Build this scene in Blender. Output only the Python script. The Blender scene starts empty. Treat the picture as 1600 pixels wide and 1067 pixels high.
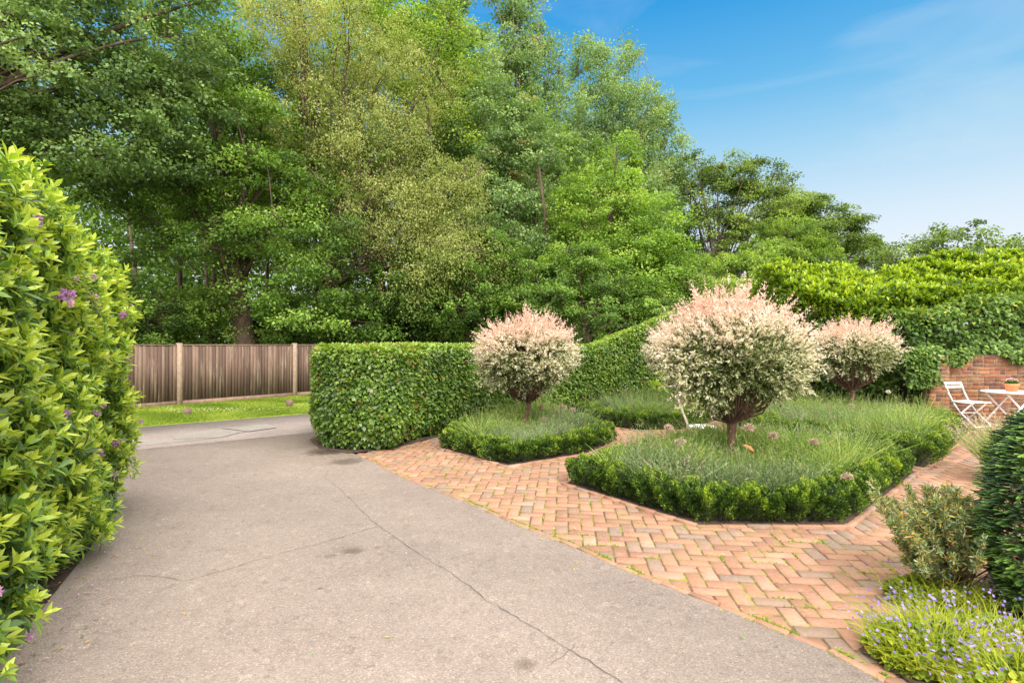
import bpy, math, random
import numpy as np
from math import radians as R, pi
rng = np.random.default_rng(7)
random.seed(7)
S = bpy.context.scene
COL = S.collection

# ---------------------------------------------------------------- camera
EYE = 1.58
FPX = 850.0
cam = bpy.data.cameras.new("camera"); co = bpy.data.objects.new("camera", cam); COL.objects.link(co)
co.location = (0, 0, EYE); co.rotation_euler = (R(90), 0, 0)
cam.sensor_width = 36; cam.lens = 36*FPX/1600; cam.shift_y = 4.5/1600
cam.clip_start = .05; cam.clip_end = 2000
S.camera = co
# ---------------------------------------------------------------- light
SUN_EL, SUN_AZ = R(46), R(158)      # azimuth clockwise from +Y (camera looks along +Y)
SKY_STRENGTH, SUN_STRENGTH = .15, 2.2
S.view_settings.view_transform = 'Standard'; S.view_settings.look = 'None'
S.view_settings.exposure = 1.0; S.view_settings.gamma = 1
S.cycles.max_bounces = 6; S.cycles.diffuse_bounces = 3; S.cycles.glossy_bounces = 2
S.cycles.transmission_bounces = 3; S.cycles.transparent_max_bounces = 4
w = bpy.data.worlds.new("World"); S.world = w; w.use_nodes = True
nt = w.node_tree; nt.nodes.clear()
def N(nt, t, **k):
    n = nt.nodes.new(t)
    for a, b in k.items(): setattr(n, a, b)
    return n
out = N(nt, 'ShaderNodeOutputWorld'); bg = N(nt, 'ShaderNodeBackground')
sky = N(nt, 'ShaderNodeTexSky', sky_type='NISHITA', sun_disc=False)
sky.sun_elevation = SUN_EL; sky.sun_rotation = SUN_AZ; sky.air_density = 1.0; sky.dust_density = .6; sky.ozone_density = 2.2
bg.inputs[1].default_value = SKY_STRENGTH
tc = N(nt, 'ShaderNodeTexCoord'); sep = N(nt, 'ShaderNodeSeparateXYZ'); nt.links.new(tc.outputs['Generated'], sep.inputs[0])
# clear band grading of the sky itself: deep azure overhead, milky towards the horizon
rmp = N(nt, 'ShaderNodeValToRGB'); e = rmp.color_ramp.elements
e[0].position = 0; e[0].color = (3.1, 3.15, 3.3, 1)
e[1].position = 1; e[1].color = (.06, .95, 2.4, 1)
for p, c in ((.10, (3.0, 3.1, 3.3, 1)), (.2, (2.35, 2.8, 3.15, 1)), (.3, (1.35, 2.3, 3.0, 1)), (.4, (.5, 1.7, 2.85, 1)), (.53, (.06, 1.12, 2.6, 1))):
    x = rmp.color_ramp.elements.new(p); x.color = c
nt.links.new(sep.outputs[2], rmp.inputs[0])
mx = N(nt, 'ShaderNodeMix', data_type='RGBA'); mx.inputs[0].default_value = .95
nt.links.new(sky.outputs[0], mx.inputs[6]); nt.links.new(rmp.outputs[0], mx.inputs[7])
# thin cirrus in view, added unseen white fill light overhead and behind the camera
mp = N(nt, 'ShaderNodeMapping'); mp.inputs['Scale'].default_value = (1.1, 1.6, 5.5); mp.inputs['Rotation'].default_value = (.1, .28, .2)
nt.links.new(tc.outputs['Generated'], mp.inputs[0])
no = N(nt, 'ShaderNodeTexNoise'); no.inputs['Scale'].default_value = 2.2; no.inputs['Detail'].default_value = 6; no.inputs['Distortion'].default_value = .5
nt.links.new(mp.outputs[0], no.inputs['Vector'])
cr = N(nt, 'ShaderNodeMapRange'); cr.inputs[1].default_value = .53; cr.inputs[2].default_value = .85; cr.inputs[4].default_value = .34
nt.links.new(no.outputs[0], cr.inputs[0])
m2 = N(nt, 'ShaderNodeMix', data_type='RGBA'); m2.inputs[7].default_value = (2.8, 3.0, 3.2, 1)
nt.links.new(cr.outputs[0], m2.inputs[0]); nt.links.new(mx.outputs[2], m2.inputs[6])
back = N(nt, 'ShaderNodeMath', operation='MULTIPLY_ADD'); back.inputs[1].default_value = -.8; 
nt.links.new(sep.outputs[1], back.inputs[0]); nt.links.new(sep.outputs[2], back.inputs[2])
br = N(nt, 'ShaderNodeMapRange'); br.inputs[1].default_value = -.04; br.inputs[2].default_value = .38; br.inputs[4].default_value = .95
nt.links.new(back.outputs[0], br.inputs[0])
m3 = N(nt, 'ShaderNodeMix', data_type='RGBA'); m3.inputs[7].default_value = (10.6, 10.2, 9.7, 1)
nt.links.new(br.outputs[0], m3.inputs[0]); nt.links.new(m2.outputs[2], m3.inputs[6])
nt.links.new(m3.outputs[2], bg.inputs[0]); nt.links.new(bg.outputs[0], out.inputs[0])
sl = bpy.data.lights.new("sun", 'SUN'); so = bpy.data.objects.new("sun", sl); COL.objects.link(so)
sl.energy = SUN_STRENGTH; sl.angle = R(20); sl.color = (1, .955, .88)
so.rotation_euler = (R(90)-SUN_EL, 0, pi - SUN_AZ); so.location = (6, -8, 14)

# ---------------------------------------------------------------- helpers
def P(x, y, d):                       # photograph pixel at distance d -> point
    return np.array(((x-800)/FPX*d, d, EYE-(y-538)/FPX*d))
def G(x, y, z=0):                     # photograph pixel on the ground
    d = (EYE-z)*FPX/(y-538.); return ((x-800)/FPX*d, d)
def nrm(a):
    return a/np.maximum(np.linalg.norm(a, axis=-1, keepdims=True), 1e-9)
def tag(o, label=None, cat=None, group=None, kind=None):
    if label: o['label'] = label
    if cat: o['category'] = cat
    if group: o['group'] = group
    if kind: o['kind'] = kind
    return o
def empty(name, loc, label, cat, group=None):
    o = bpy.data.objects.new(name, None); COL.objects.link(o); o.location = tuple(map(float, loc)); o.empty_display_size = .1
    return tag(o, label, cat, group)
def put(name, V, F, mat, parent=None, tone=None, smooth=False, origin=None):
    """one mesh object; V in world coordinates, F (m,k) or list of arrays"""
    V = np.asarray(V, dtype=np.float64)
    off = np.array(parent.location if parent is not None and parent.parent is None else
                   ((parent.parent.location + parent.location) if parent is not None else (origin if origin is not None else (0, 0, 0))))
    V = V-off
    me = bpy.data.meshes.new(name)
    if isinstance(F, np.ndarray):
        m, k = F.shape; idx = F.ravel(); st = np.arange(m)*k
    else:
        m = len(F); lens = np.array([len(f) for f in F]); idx = np.array([i for f in F for i in f]); st = np.concatenate(([0], np.cumsum(lens)[:-1]))
    me.vertices.add(len(V)); me.vertices.foreach_set('co', V.astype(np.float32).ravel())
    me.loops.add(len(idx)); me.loops.foreach_set('vertex_index', idx.astype(np.int32))
    me.polygons.add(m); me.polygons.foreach_set('loop_start', st.astype(np.int32))
    me.update(calc_edges=True)
    if smooth: me.polygons.foreach_set('use_smooth', np.ones(m, dtype=bool))
    if tone is not None:
        a = me.attributes.new('tone', 'FLOAT', 'FACE'); a.data.foreach_set('value', np.asarray(tone, dtype=np.float32))
    me.materials.append(mat); me.validate(verbose=False)
    o = bpy.data.objects.new(name, me); COL.objects.link(o)
    if parent is not None: o.parent = parent
    elif origin is not None: o.location = tuple(map(float, origin))
    return o
class MB:
    def __init__(s): s.V = []; s.F = []; s.n = 0; s.T = []
    def add(s, V, F, t=.5):
        V = np.asarray(V, float); s.V.append(V)
        for f in F: s.F.append([i+s.n for i in f]); s.T.append(t)
        s.n += len(V); return s
    def box(s, c, size, rz=0, t=.5, bev=0):
        x, y, z = [v/2 for v in size]; b = bev
        if b:
            V = []; 
            for zz, i in ((-z, b), (-z+b, 0), (z-b, 0), (z, b)):
                V += [(-x+i, -y+i, zz), (x-i, -y+i, zz), (x-i, y-i, zz), (-x+i, y-i, zz)]
            F = [(3, 2, 1, 0), (12, 13, 14, 15)]
            for l in range(3):
                for k in range(4): F.append((l*4+k, l*4+(k+1) % 4, l*4+4+(k+1) % 4, l*4+4+k))
        else:
            V = [(-x, -y, -z), (x, -y, -z), (x, y, -z), (-x, y, -z), (-x, -y, z), (x, -y, z), (x, y, z), (-x, y, z)]
            F = [(3, 2, 1, 0), (4, 5, 6, 7), (0, 1, 5, 4), (1, 2, 6, 5), (2, 3, 7, 6), (3, 0, 4, 7)]
        V = np.array(V); c_, s_ = math.cos(rz), math.sin(rz)
        V = np.stack((V[:, 0]*c_-V[:, 1]*s_, V[:, 0]*s_+V[:, 1]*c_, V[:, 2]), 1)+np.array(c)
        return s.add(V, F, t)
    def tube(s, pts, rad, n=8, t=.5, cap=True):
        pts = np.asarray(pts, float); m = len(pts)
        rad = np.broadcast_to(np.asarray(rad, float), (m,))
        T = nrm(np.gradient(pts, axis=0)); ref = np.array((.13, .21, .97)) if abs(T[0][2]) < .9 else np.array((.97, .2, .1))
        A = nrm(np.cross(T, ref)); B = np.cross(T, A)
        an = np.arange(n)*2*pi/n
        V = pts[:, None]+rad[:, None, None]*(np.cos(an)[None, :, None]*A[:, None]+np.sin(an)[None, :, None]*B[:, None])
        F = [(i*n+k, i*n+(k+1) % n, (i+1)*n+(k+1) % n, (i+1)*n+k) for i in range(m-1) for k in range(n)]
        if cap: F += [tuple(range(n))[::-1], tuple((m-1)*n+k for k in range(n))]
        return s.add(V.reshape(-1, 3), F, t)
    def bar(s, a, b, wx, wy, t=.5):
        return s.tube([a, b], [wx, wx], 4, t)
    def lathe(s, c, prof, n=24, t=.5):
        an = np.arange(n)*2*pi/n; V = []
        for r, z in prof: V += [(c[0]+r*math.cos(a), c[1]+r*math.sin(a), c[2]+z) for a in an]
        F = [(i*n+k, i*n+(k+1) % n, (i+1)*n+(k+1) % n, (i+1)*n+k) for i in range(len(prof)-1) for k in range(n)]
        return s.add(V, F, t)
    def build(s, name, mat, parent=None, smooth=False, origin=None):
        return put(name, np.concatenate(s.V), s.F, mat, parent, s.T, smooth, origin)

def fbm(p, f, seed=0, o=3):           # cheap vectorised smooth noise, about -1..1
    r = np.random.default_rng(seed); a = 0; amp = 1; tot = 0
    for k in range(o):
        for _ in range(3):
            d = r.normal(size=3); d /= np.linalg.norm(d); a = a+amp*np.sin((p@d)*f*2*pi+r.uniform(0, 6.28)); tot += amp*.62
        f *= 2.03; amp *= .5
    return a/tot
# ---------------------------------------------------------------- materials
def srgb(r, g, b):
    return tuple(((v/255)/12.92 if v/255 <= .04045 else ((v/255+.055)/1.055)**2.4) for v in (r, g, b))+(1,)
def newmat(name):
    m = bpy.data.materials.new(name); m.use_nodes = True; return m, m.node_tree, m.node_tree.nodes['Principled BSDF']
def ramp(nt, src, stops, interp='LINEAR'):
    r = N(nt, 'ShaderNodeValToRGB'); r.color_ramp.interpolation = interp
    while len(r.color_ramp.elements) > 1: r.color_ramp.elements.remove(r.color_ramp.elements[0])
    r.color_ramp.elements[0].position = stops[0][0]; r.color_ramp.elements[0].color = tuple(stops[0][1])[:3]+(1,)
    for p, c in stops[1:]:
        x = r.color_ramp.elements.new(p); x.color = tuple(c)[:3]+(1,)
    nt.links.new(src, r.inputs[0]); return r.outputs[0]
def noise(nt, scale, detail=4, vec=None, rough=.55, dist=0):
    n = N(nt, 'ShaderNodeTexNoise'); n.inputs['Scale'].default_value = scale; n.inputs['Detail'].default_value = detail
    n.inputs['Roughness'].default_value = rough; n.inputs['Distortion'].default_value = dist
    if vec is None:
        g = N(nt, 'ShaderNodeNewGeometry'); vec = g.outputs['Position']
    nt.links.new(vec, n.inputs['Vector']); return n.outputs[0]
def mix(nt, fac, a, b, mode='MIX'):
    m = N(nt, 'ShaderNodeMix', data_type='RGBA', blend_type=mode)
    for i, v in ((0, fac), (6, a), (7, b)):
        if hasattr(v, 'links'): nt.links.new(v, m.inputs[i])
        else: m.inputs[i].default_value = v if i == 0 else tuple(v)[:3]+(1,)
    return m.outputs[2]
def bump(nt, h, bs, strength=.3, dist=.02):
    b = N(nt, 'ShaderNodeBump'); b.inputs['Strength'].default_value = strength; b.inputs['Distance'].default_value = dist
    nt.links.new(h, b.inputs['Height']); nt.links.new(b.outputs[0], bs.inputs['Normal'])
def leafmat(name, stops, trans=.35, rough=.5, spec=.4, tmul=(1.25, 1.25, .5)):
    m, nt, bs = newmat(name)
    at = N(nt, 'ShaderNodeAttribute'); at.attribute_name = 'tone'
    c = ramp(nt, at.outputs['Fac'], stops)
    nt.links.new(c, bs.inputs['Base Color']); bs.inputs['Roughness'].default_value = rough
    bs.inputs['Specular IOR Level'].default_value = spec
    tr = N(nt, 'ShaderNodeBsdfTranslucent'); tcl = mix(nt, 1., c, tmul, 'MULTIPLY'); nt.links.new(tcl, tr.inputs[0])
    ms = N(nt, 'ShaderNodeMixShader'); ms.inputs[0].default_value = trans
    nt.links.new(bs.outputs[0], ms.inputs[1]); nt.links.new(tr.outputs[0], ms.inputs[2])
    nt.links.new(ms.outputs[0], nt.nodes['Material Output'].inputs[0]); return m
def barkmat(name, a, b, scale=9):
    m, nt, bs = newmat(name)
    g = N(nt, 'ShaderNodeNewGeometry'); mp = N(nt, 'ShaderNodeMapping'); mp.inputs['Scale'].default_value = (1, 1, .22)
    nt.links.new(g.outputs['Position'], mp.inputs[0])
    n = noise(nt, scale, 6, mp.outputs[0], .7); nt.links.new(ramp(nt, n, [(.3, a), (.7, b)]), bs.inputs['Base Color'])
    bs.inputs['Roughness'].default_value = .9; bump(nt, n, bs, .8, .05); return m
def plain(name, c, rough=.5, var=.15, scale=8):
    m, nt, bs = newmat(name); n = noise(nt, scale, 5)
    lo = [v*(1-var) for v in c[:3]]; hi = [min(1, v*(1+var)) for v in c[:3]]
    nt.links.new(ramp(nt, n, [(.3, lo), (.7, hi)]), bs.inputs['Base Color']); bs.inputs['Roughness'].default_value = rough; return m
def lerp(a, b, t): return a+(b-a)*t
# leaf colour ramps: tone 0 = darkest/oldest leaf, 1 = youngest or painted-highlight leaf
L_RHODO = leafmat('rhododendron leaf', [(0, (.04, .085, .02)), (.35, (.14, .26, .05)), (.62, (.30, .44, .055)), (1, (.52, .61, .08))], .35, .36, .5)
L_BEECH = leafmat('hedge leaf', [(0, (.03, .06, .012)), (.45, (.10, .19, .03)), (.8, (.23, .35, .045)), (.93, (.26, .36, .05)), (.96, (.30, .12, .05)), (1, (.34, .16, .07))], .3, .38, .5)
L_BOX = leafmat('box leaf', [(0, (.018, .035, .006)), (.4, (.045, .095, .014)), (.75, (.13, .23, .025)), (1, (.36, .46, .04))], .3, .4, .45)
L_LAV = leafmat('lavender leaf', [(0, (.08, .11, .055)), (.3, (.17, .245, .105)), (.5, (.31, .385, .20)), (.55, (.14, .23, .05)), (.8, (.30, .41, .09)), (.9, (.38, .46, .13)), (.95, (.34, .28, .2)), (1, (.42, .33, .26))], .3, .6, .2)
L_GRASS = leafmat('grass blade', [(0, (.07, .12, .012)), (.6, (.20, .29, .03)), (1, (.42, .46, .09))], .4, .6, .2)
L_LAUREL = leafmat('laurel leaf', [(0, (.03, .06, .01)), (.35, (.11, .20, .015)), (.65, (.27, .40, .02)), (1, (.46, .54, .04))], .38, .35, .5)
L_IVY = leafmat('climber leaf', [(0, (.02, .045, .010)), (.5, (.08, .16, .025)), (.85, (.22, .34, .06)), (.96, (.25, .34, .08)), (1, (.55, .4, .03))], .3, .5, .3)
L_YEW = leafmat('yew leaf', [(0, (.012, .035, .014)), (.5, (.05, .12, .03)), (.85, (.18, .34, .05)), (1, (.3, .48, .08))], .2, .45, .4)
L_PINK = leafmat('variegated willow leaf', [(0, (.05, .08, .015)), (.25, (.15, .22, .05)), (.42, (.32, .38, .14)), (.58, (.74, .72, .50)), (.75, (.86, .75, .64)), (.9, (.82, .63, .55)), (1, (.70, .42, .33))], .35, .6, .2, (1.1, 1.0, .8))
L_SHRUB = leafmat('grey shrub leaf', [(0, (.07, .11, .03)), (.4, (.20, .28, .11)), (.75, (.42, .48, .32)), (.82, (.38, .38, .08)), (.93, (.62, .38, .07)), (1, (.42, .16, .05))], .25, .5, .35)
L_COVER = leafmat('ground cover leaf', [(0, (.05, .09, .015)), (.5, (.20, .29, .03)), (.85, (.46, .50, .05)), (.97, (.6, .6, .06)), (1, (.55, .3, .05))], .35, .5, .3)
L_LILAC = leafmat('lilac petal', [(0, (.22, .13, .50)), (1, (.52, .42, .72))], .4, .6, .1, (1, 1, 1))
L_MAUVE = leafmat('mauve petal', [(0, (.36, .15, .40)), (.6, (.66, .36, .62)), (1, (.86, .58, .66))], .4, .6, .1, (1, 1, 1))
L_BUFF = leafmat('dried flower head', [(0, (.34, .25, .17)), (1, (.62, .48, .36))], .2, .8, .1, (1, 1, 1))
L_CREAM = leafmat('cream flower', [(0, (.6, .56, .42)), (1, (.85, .82, .7))], .3, .7, .1, (1, 1, 1))
L_BLADE = L_GRASS
TREE = {
 'dark': leafmat('hornbeam leaf', [(0, (.034, .07, .014)), (.5, (.13, .235, .04)), (1, (.33, .49, .09))], .38, .55, .3),
 'blue': leafmat('lime leaf', [(0, (.05, .09, .03)), (.5, (.165, .27, .085)), (1, (.38, .51, .19))], .33, .5, .35),
 'gold': leafmat('golden leaf', [(0, (.085, .125, .03)), (.5, (.245, .30, .075)), (1, (.50, .50, .19))], .4, .6, .25),
 'pop': leafmat('poplar leaf', [(0, (.06, .11, .04)), (.5, (.18, .29, .10)), (.9, (.37, .50, .22)), (1, (.34, .26, .10))], .38, .5, .35),
 'mid': leafmat('green leaf', [(0, (.045, .09, .018)), (.5, (.165, .275, .04)), (1, (.38, .51, .09))], .4, .6, .25),
 'lime': leafmat('bright leaf', [(0, (.065, .13, .02)), (.5, (.215, .36, .05)), (1, (.42, .56, .11))], .42, .6, .25),
 'ash': leafmat('ash leaf', [(0, (.045, .08, .018)), (.5, (.145, .225, .04)), (1, (.33, .43, .10))], .38, .55, .3),
}
BARK = barkmat('tree bark', (.035, .022, .014), (.12, .075, .05)); BARK2 = barkmat('pale bark', (.08, .06, .045), (.22, .17, .13), 14)
TWIG = barkmat('willow bark', (.07, .035, .022), (.20, .11, .07), 30)
CORE = plain('hedge twigs', (.03, .028, .014), .9, .4, 12)
SOIL, nt_, bs_ = newmat('bed soil'); _n = noise(nt_, 14, 8); nt_.links.new(ramp(nt_, _n, [(.3, (.03, .018, .012)), (.7, (.10, .06, .04))]), bs_.inputs['Base Color']); bs_.inputs['Roughness'].default_value = .95; bump(nt_, _n, bs_, 1, .04)
WHITE = plain('white enamel', (.80, .79, .76), .4, .06, 20)
TERRA = plain('terracotta', (.62, .22, .09), .75, .15, 18)

def brickmat(name, stops, moss=.5):
    m, nt, bs = newmat(name); at = N(nt, 'ShaderNodeAttribute'); at.attribute_name = 'tone'
    c = ramp(nt, at.outputs['Fac'], stops)
    n = noise(nt, 38, 6, rough=.7); c = mix(nt, .9, c, ramp(nt, n, [(.25, (.5, .47, .44)), (.45, (.92, .91, .9)), (.6, (1.05, 1.04, 1.03)), (.78, (1.4, 1.35, 1.28))]), 'MULTIPLY')
    n4 = noise(nt, 13, 6, rough=.75); c = mix(nt, ramp(nt, n4, [(.55, (0, 0, 0)), (.68, (.45, .45, .45))]), c, (.34, .29, .22)); c = mix(nt, ramp(nt, n4, [(.28, (.5, .5, .5)), (.38, (0, 0, 0))]), c, (.15, .09, .06))
    n2 = noise(nt, 4.5, 5); c = mix(nt, ramp(nt, n2, [(.45, (0, 0, 0)), (.75, (.55, .55, .55))]), c, (.27, .18, .12))
    n3 = noise(nt, 2.3, 7, rough=.8); c = mix(nt, ramp(nt, n3, [(.5, (0, 0, 0)), (.66, (moss, moss, moss))]), c, (.26, .20, .075))
    nt.links.new(c, bs.inputs['Base Color']); bs.inputs['Roughness'].default_value = .88; bump(nt, n, bs, .55, .006); return m
M_PAVE = brickmat('paving brick', [(0, (.22, .16, .125)), (.15, (.27, .175, .13)), (.22, (.25, .125, .08)), (.45, (.325, .165, .10)), (.75, (.38, .195, .125)), (1, (.45, .275, .20))], .5)
M_WALLB = brickmat('wall brick', [(0, (.07, .035, .025)), (.3, (.13, .05, .03)), (.6, (.22, .075, .035)), (.85, (.31, .11, .045)), (1, (.30, .18, .11))], .6)
M_JOINT, nt_, bs_ = newmat('mossy joint'); _n = noise(nt_, 5, 8, rough=.75)
nt_.links.new(ramp(nt_, _n, [(.38, (.09, .055, .035)), (.5, (.15, .11, .05)), (.56, (.24, .25, .03)), (.75, (.36, .36, .05))]), bs_.inputs['Base Color']); bs_.inputs['Roughness'].default_value = 1; bump(nt_, noise(nt_, 120, 3), bs_, .8, .01)
M_MORTAR = plain('lime mortar', (.30, .22, .16), .95, .35, 25)

# asphalt: fine aggregate, worn bands, oil spots
def asphalt(name, base, warm, spots=True):
    m, nt, bs = newmat(name); g = N(nt, 'ShaderNodeNewGeometry'); pos = g.outputs['Position']
    big = noise(nt, .55, 5, pos, .6); c = ramp(nt, big, [(.32, base), (.5, [lerp(a, b, .55) for a, b in zip(base, warm)]), (.7, warm)])
    mid = noise(nt, 3.2, 6, pos, .7); c = mix(nt, .5, c, ramp(nt, mid, [(.3, (.84, .83, .82)), (.55, (1, 1, 1)), (.75, (1.08, 1.08, 1.08))]), 'MULTIPLY')
    v = N(nt, 'ShaderNodeTexVoronoi'); v.inputs['Scale'].default_value = 150; nt.links.new(pos, v.inputs['Vector'])
    sp = N(nt, 'ShaderNodeSeparateColor'); nt.links.new(v.outputs['Color'], sp.inputs[0])
    c = mix(nt, .55, c, ramp(nt, sp.outputs[0], [(0, (.42, .41, .42)), (.25, (.78, .77, .76)), (.7, (1.02, 1, .98)), (.93, (1.35, 1.3, 1.25)), (1, (2.1, 2.05, 1.95))]), 'MULTIPLY')
    v2 = N(nt, 'ShaderNodeTexVoronoi'); v2.inputs['Scale'].default_value = 24; nt.links.new(pos, v2.inputs['Vector'])
    s2 = N(nt, 'ShaderNodeSeparateColor'); nt.links.new(v2.outputs['Color'], s2.inputs[0])
    c = mix(nt, .4, c, ramp(nt, s2.outputs[1], [(0, (.6, .58, .56)), (.12, (1, 1, 1)), (.95, (1, 1, 1)), (1, (1.5, 1.45, 1.4))]), 'MULTIPLY')
    if spots:
        for (px, py), r, k in ((G(553, 862), .075, .5), (G(515, 870), .05, .35), (G(590, 857), .03, .4), (G(820, 1040), .06, .45), (G(512, 706), .30, .85), (G(540, 722), .22, .6), (G(540, 860), .12, .2)):
            cv = N(nt, 'ShaderNodeCombineXYZ'); cv.inputs[0].default_value = px; cv.inputs[1].default_value = py
            d = N(nt, 'ShaderNodeVectorMath', operation='DISTANCE'); nt.links.new(pos, d.inputs[0]); nt.links.new(cv.outputs[0], d.inputs[1])
            wv = N(nt, 'ShaderNodeMath', operation='MULTIPLY_ADD'); wn = noise(nt, 9/r*.12+4, 4, pos, .7); nt.links.new(wn, wv.inputs[0]); wv.inputs[1].default_value = r*1.8; nt.links.new(d.outputs['Value'], wv.inputs[2])
            mr = N(nt, 'ShaderNodeMapRange'); nt.links.new(wv.outputs[0], mr.inputs[0]); mr.inputs[1].default_value = r*1.4; mr.inputs[2].default_value = r*2.1; mr.inputs[3].default_value = k; mr.inputs[4].default_value = 0
            c = mix(nt, mr.outputs[0], c, (.07, .045, .025))
    nt.links.new(c, bs.inputs['Base Color']); bs.inputs['Roughness'].default_value = .88; bs.inputs['Specular IOR Level'].default_value = .3
    bump(nt, v.outputs['Distance'], bs, .5, .006); return m
M_DRIVE = asphalt('driveway asphalt', (.315, .254, .22), (.415, .337, .29))
M_ROAD = asphalt('road asphalt', (.17, .143, .133), (.25, .208, .19), False)
M_PATCH = asphalt('repair asphalt', (.20, .185, .165), (.26, .235, .21), False)
M_CRACK = plain('crack', (.10, .08, .062), .95)
M_GROUND, nt_, bs_ = newmat('woodland floor'); _n = noise(nt_, 1.4, 8); nt_.links.new(ramp(nt_, _n, [(.3, (.03, .035, .012)), (.7, (.09, .10, .03))]), bs_.inputs['Base Color']); bs_.inputs['Roughness'].default_value = 1
M_VERGE, nt_, bs_ = newmat('verge turf'); _n = noise(nt_, 2.4, 8); nt_.links.new(ramp(nt_, _n, [(.3, (.10, .15, .02)), (.6, (.20, .25, .03)), (.72, (.30, .22, .10))]), bs_.inputs['Base Color']); bs_.inputs['Roughness'].default_value = 1

# ---------------------------------------------------------------- leaf builders (vectorised)
def frames(D, Nn):
    D = nrm(D); S_ = np.cross(D, Nn); bad = np.linalg.norm(S_, axis=1) < 1e-4; S_[bad] = (1, 0, 0); S_ = nrm(S_); U = np.cross(S_, D); return D, S_, U
def leaves(Pt, D, Nn, L, W, fold=.25):
    """one folded quad per leaf"""
    n = len(Pt); D, S_, U = frames(D, Nn); L = np.broadcast_to(L, (n,))[:, None]; W = np.broadcast_to(W, (n,))[:, None]
    b = Pt; t = Pt+D*L; m = Pt+D*L*.45
    V = np.stack((b, m+S_*W/2+U*W*fold, t, m-S_*W/2+U*W*fold), 1).reshape(-1, 3)
    return V, np.arange(n*4).reshape(-1, 4)
def bigleaves(Pt, D, Nn, L, W, droop=.2, prof=((0, .12), (.3, .8), (.65, 1.), (1, .06))):
    n = len(Pt); D, S_, U = frames(D, Nn); L = np.broadcast_to(L, (n,))[:, None]; W = np.broadcast_to(W, (n,))[:, None]
    dr = np.broadcast_to(droop, (n,))[:, None]; rows = []
    for t, k in prof:
        c = Pt+D*L*t-U*L*dr*t*t; rows += [c-S_*W*k/2+U*W*k*.14, c-U*W*.02, c+S_*W*k/2+U*W*k*.14]
    V = np.stack(rows, 1); r = len(prof)
    f = []
    for i in range(r-1):
        for k in range(2): f.append((i*3+k, i*3+k+1, i*3+k+4, i*3+k+3))
    f = np.array(f); F = (np.arange(n)[:, None, None]*(r*3)+f[None]).reshape(-1, 4)
    return V.reshape(-1, 3), F, len(f)
def blades(Pt, D, L, W, bend=.3):
    n = len(Pt); D = nrm(D); S_ = nrm(np.cross(D, rng.normal(size=(n, 3)))); L = np.broadcast_to(L, (n,))[:, None]; W = np.broadcast_to(W, (n,))[:, None]
    out_ = D*np.array((1, 1, 0)); b = np.broadcast_to(bend, (n,))[:, None]
    m = Pt+D*L*.55; t = Pt+D*L+out_*L*b-np.array((0, 0, 1))*L*b*.35
    V = np.stack((Pt-S_*W/2, Pt+S_*W/2, m+S_*W*.42, m-S_*W*.42, t+S_*W*.08, t-S_*W*.08), 1).reshape(-1, 3)
    f = np.array(((0, 1, 2, 3), (3, 2, 4, 5))); F = (np.arange(n)[:, None, None]*6+f[None]).reshape(-1, 4)
    return V, F, 2
def unit(n):
    return nrm(rng.normal(size=(n, 3)))
def inpoly(pts, poly):
    x, y = pts[:, 0], pts[:, 1]; ins = np.zeros(len(pts), bool); n = len(poly)
    for i in range(n):
        x1, y1 = poly[i]; x2, y2 = poly[(i+1) % n]
        c = ((y1 > y) != (y2 > y)) & (x < (x2-x1)*(y-y1)/((y2-y1) if abs(y2-y1) > 1e-12 else 1e-12)+x1); ins ^= c
    return ins
def randpoly(n, poly):
    poly = np.array(poly); lo, hi = poly.min(0), poly.max(0); o = []
    k = 0
    while k < n:
        p = rng.uniform(lo, hi, (n*3, 2)); p = p[inpoly(p, poly)]; o.append(p); k += len(p)
    return np.concatenate(o)[:n]
def chaikin(poly, it=2):
    p = np.array(poly, float)
    for _ in range(it):
        q = np.roll(p, -1, 0); p = np.stack((p*.75+q*.25, p*.25+q*.75), 1).reshape(-1, 2)
    return p
def ccw(poly):
    p = np.array(poly, float); a = np.sum(p[:, 0]*np.roll(p[:, 1], -1)-np.roll(p[:, 0], -1)*p[:, 1]); return p if a > 0 else p[::-1]
def sample_outline(poly, n):
    p = ccw(poly); q = np.roll(p, -1, 0); d = q-p; l = np.linalg.norm(d, axis=1); k = rng.choice(len(p), n, p=l/l.sum()); t = rng.random(n)[:, None]
    nr = np.stack((d[:, 1], -d[:, 0]), 1)/l[:, None]
    pv = (nr+np.roll(nr, 1, 0)); pv = pv/np.linalg.norm(pv, axis=1, keepdims=True)
    return p[k]+d[k]*t, nrm(pv[k]*(1-t)+np.roll(pv, -1, 0)[k]*t)
def inset(poly, a):
    p = ccw(poly); d = np.roll(p, -1, 0)-p; l = np.linalg.norm(d, axis=1, keepdims=True); nr = np.stack((d[:, 1], -d[:, 0]), 1)/l
    pv = nr+np.roll(nr, 1, 0); pv /= np.linalg.norm(pv, axis=1, keepdims=True); return p-pv*a
def sheet(name, poly, z, mat, kind='structure', parent=None, thick=0):
    p = ccw(poly); n = len(p); top = np.c_[p, np.full(n, z)]
    if thick:
        bot = np.c_[p, np.full(n, z-thick)]; V = np.r_[top, bot]; F = [list(range(n))]+[[i+n, (i+1) % n+n, (i+1) % n, i] for i in range(n)]
    else: V = top; F = [list(range(n))]
    o = put(name, V, F, mat, parent)
    if kind and parent is None: o['kind'] = kind
    return o

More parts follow.
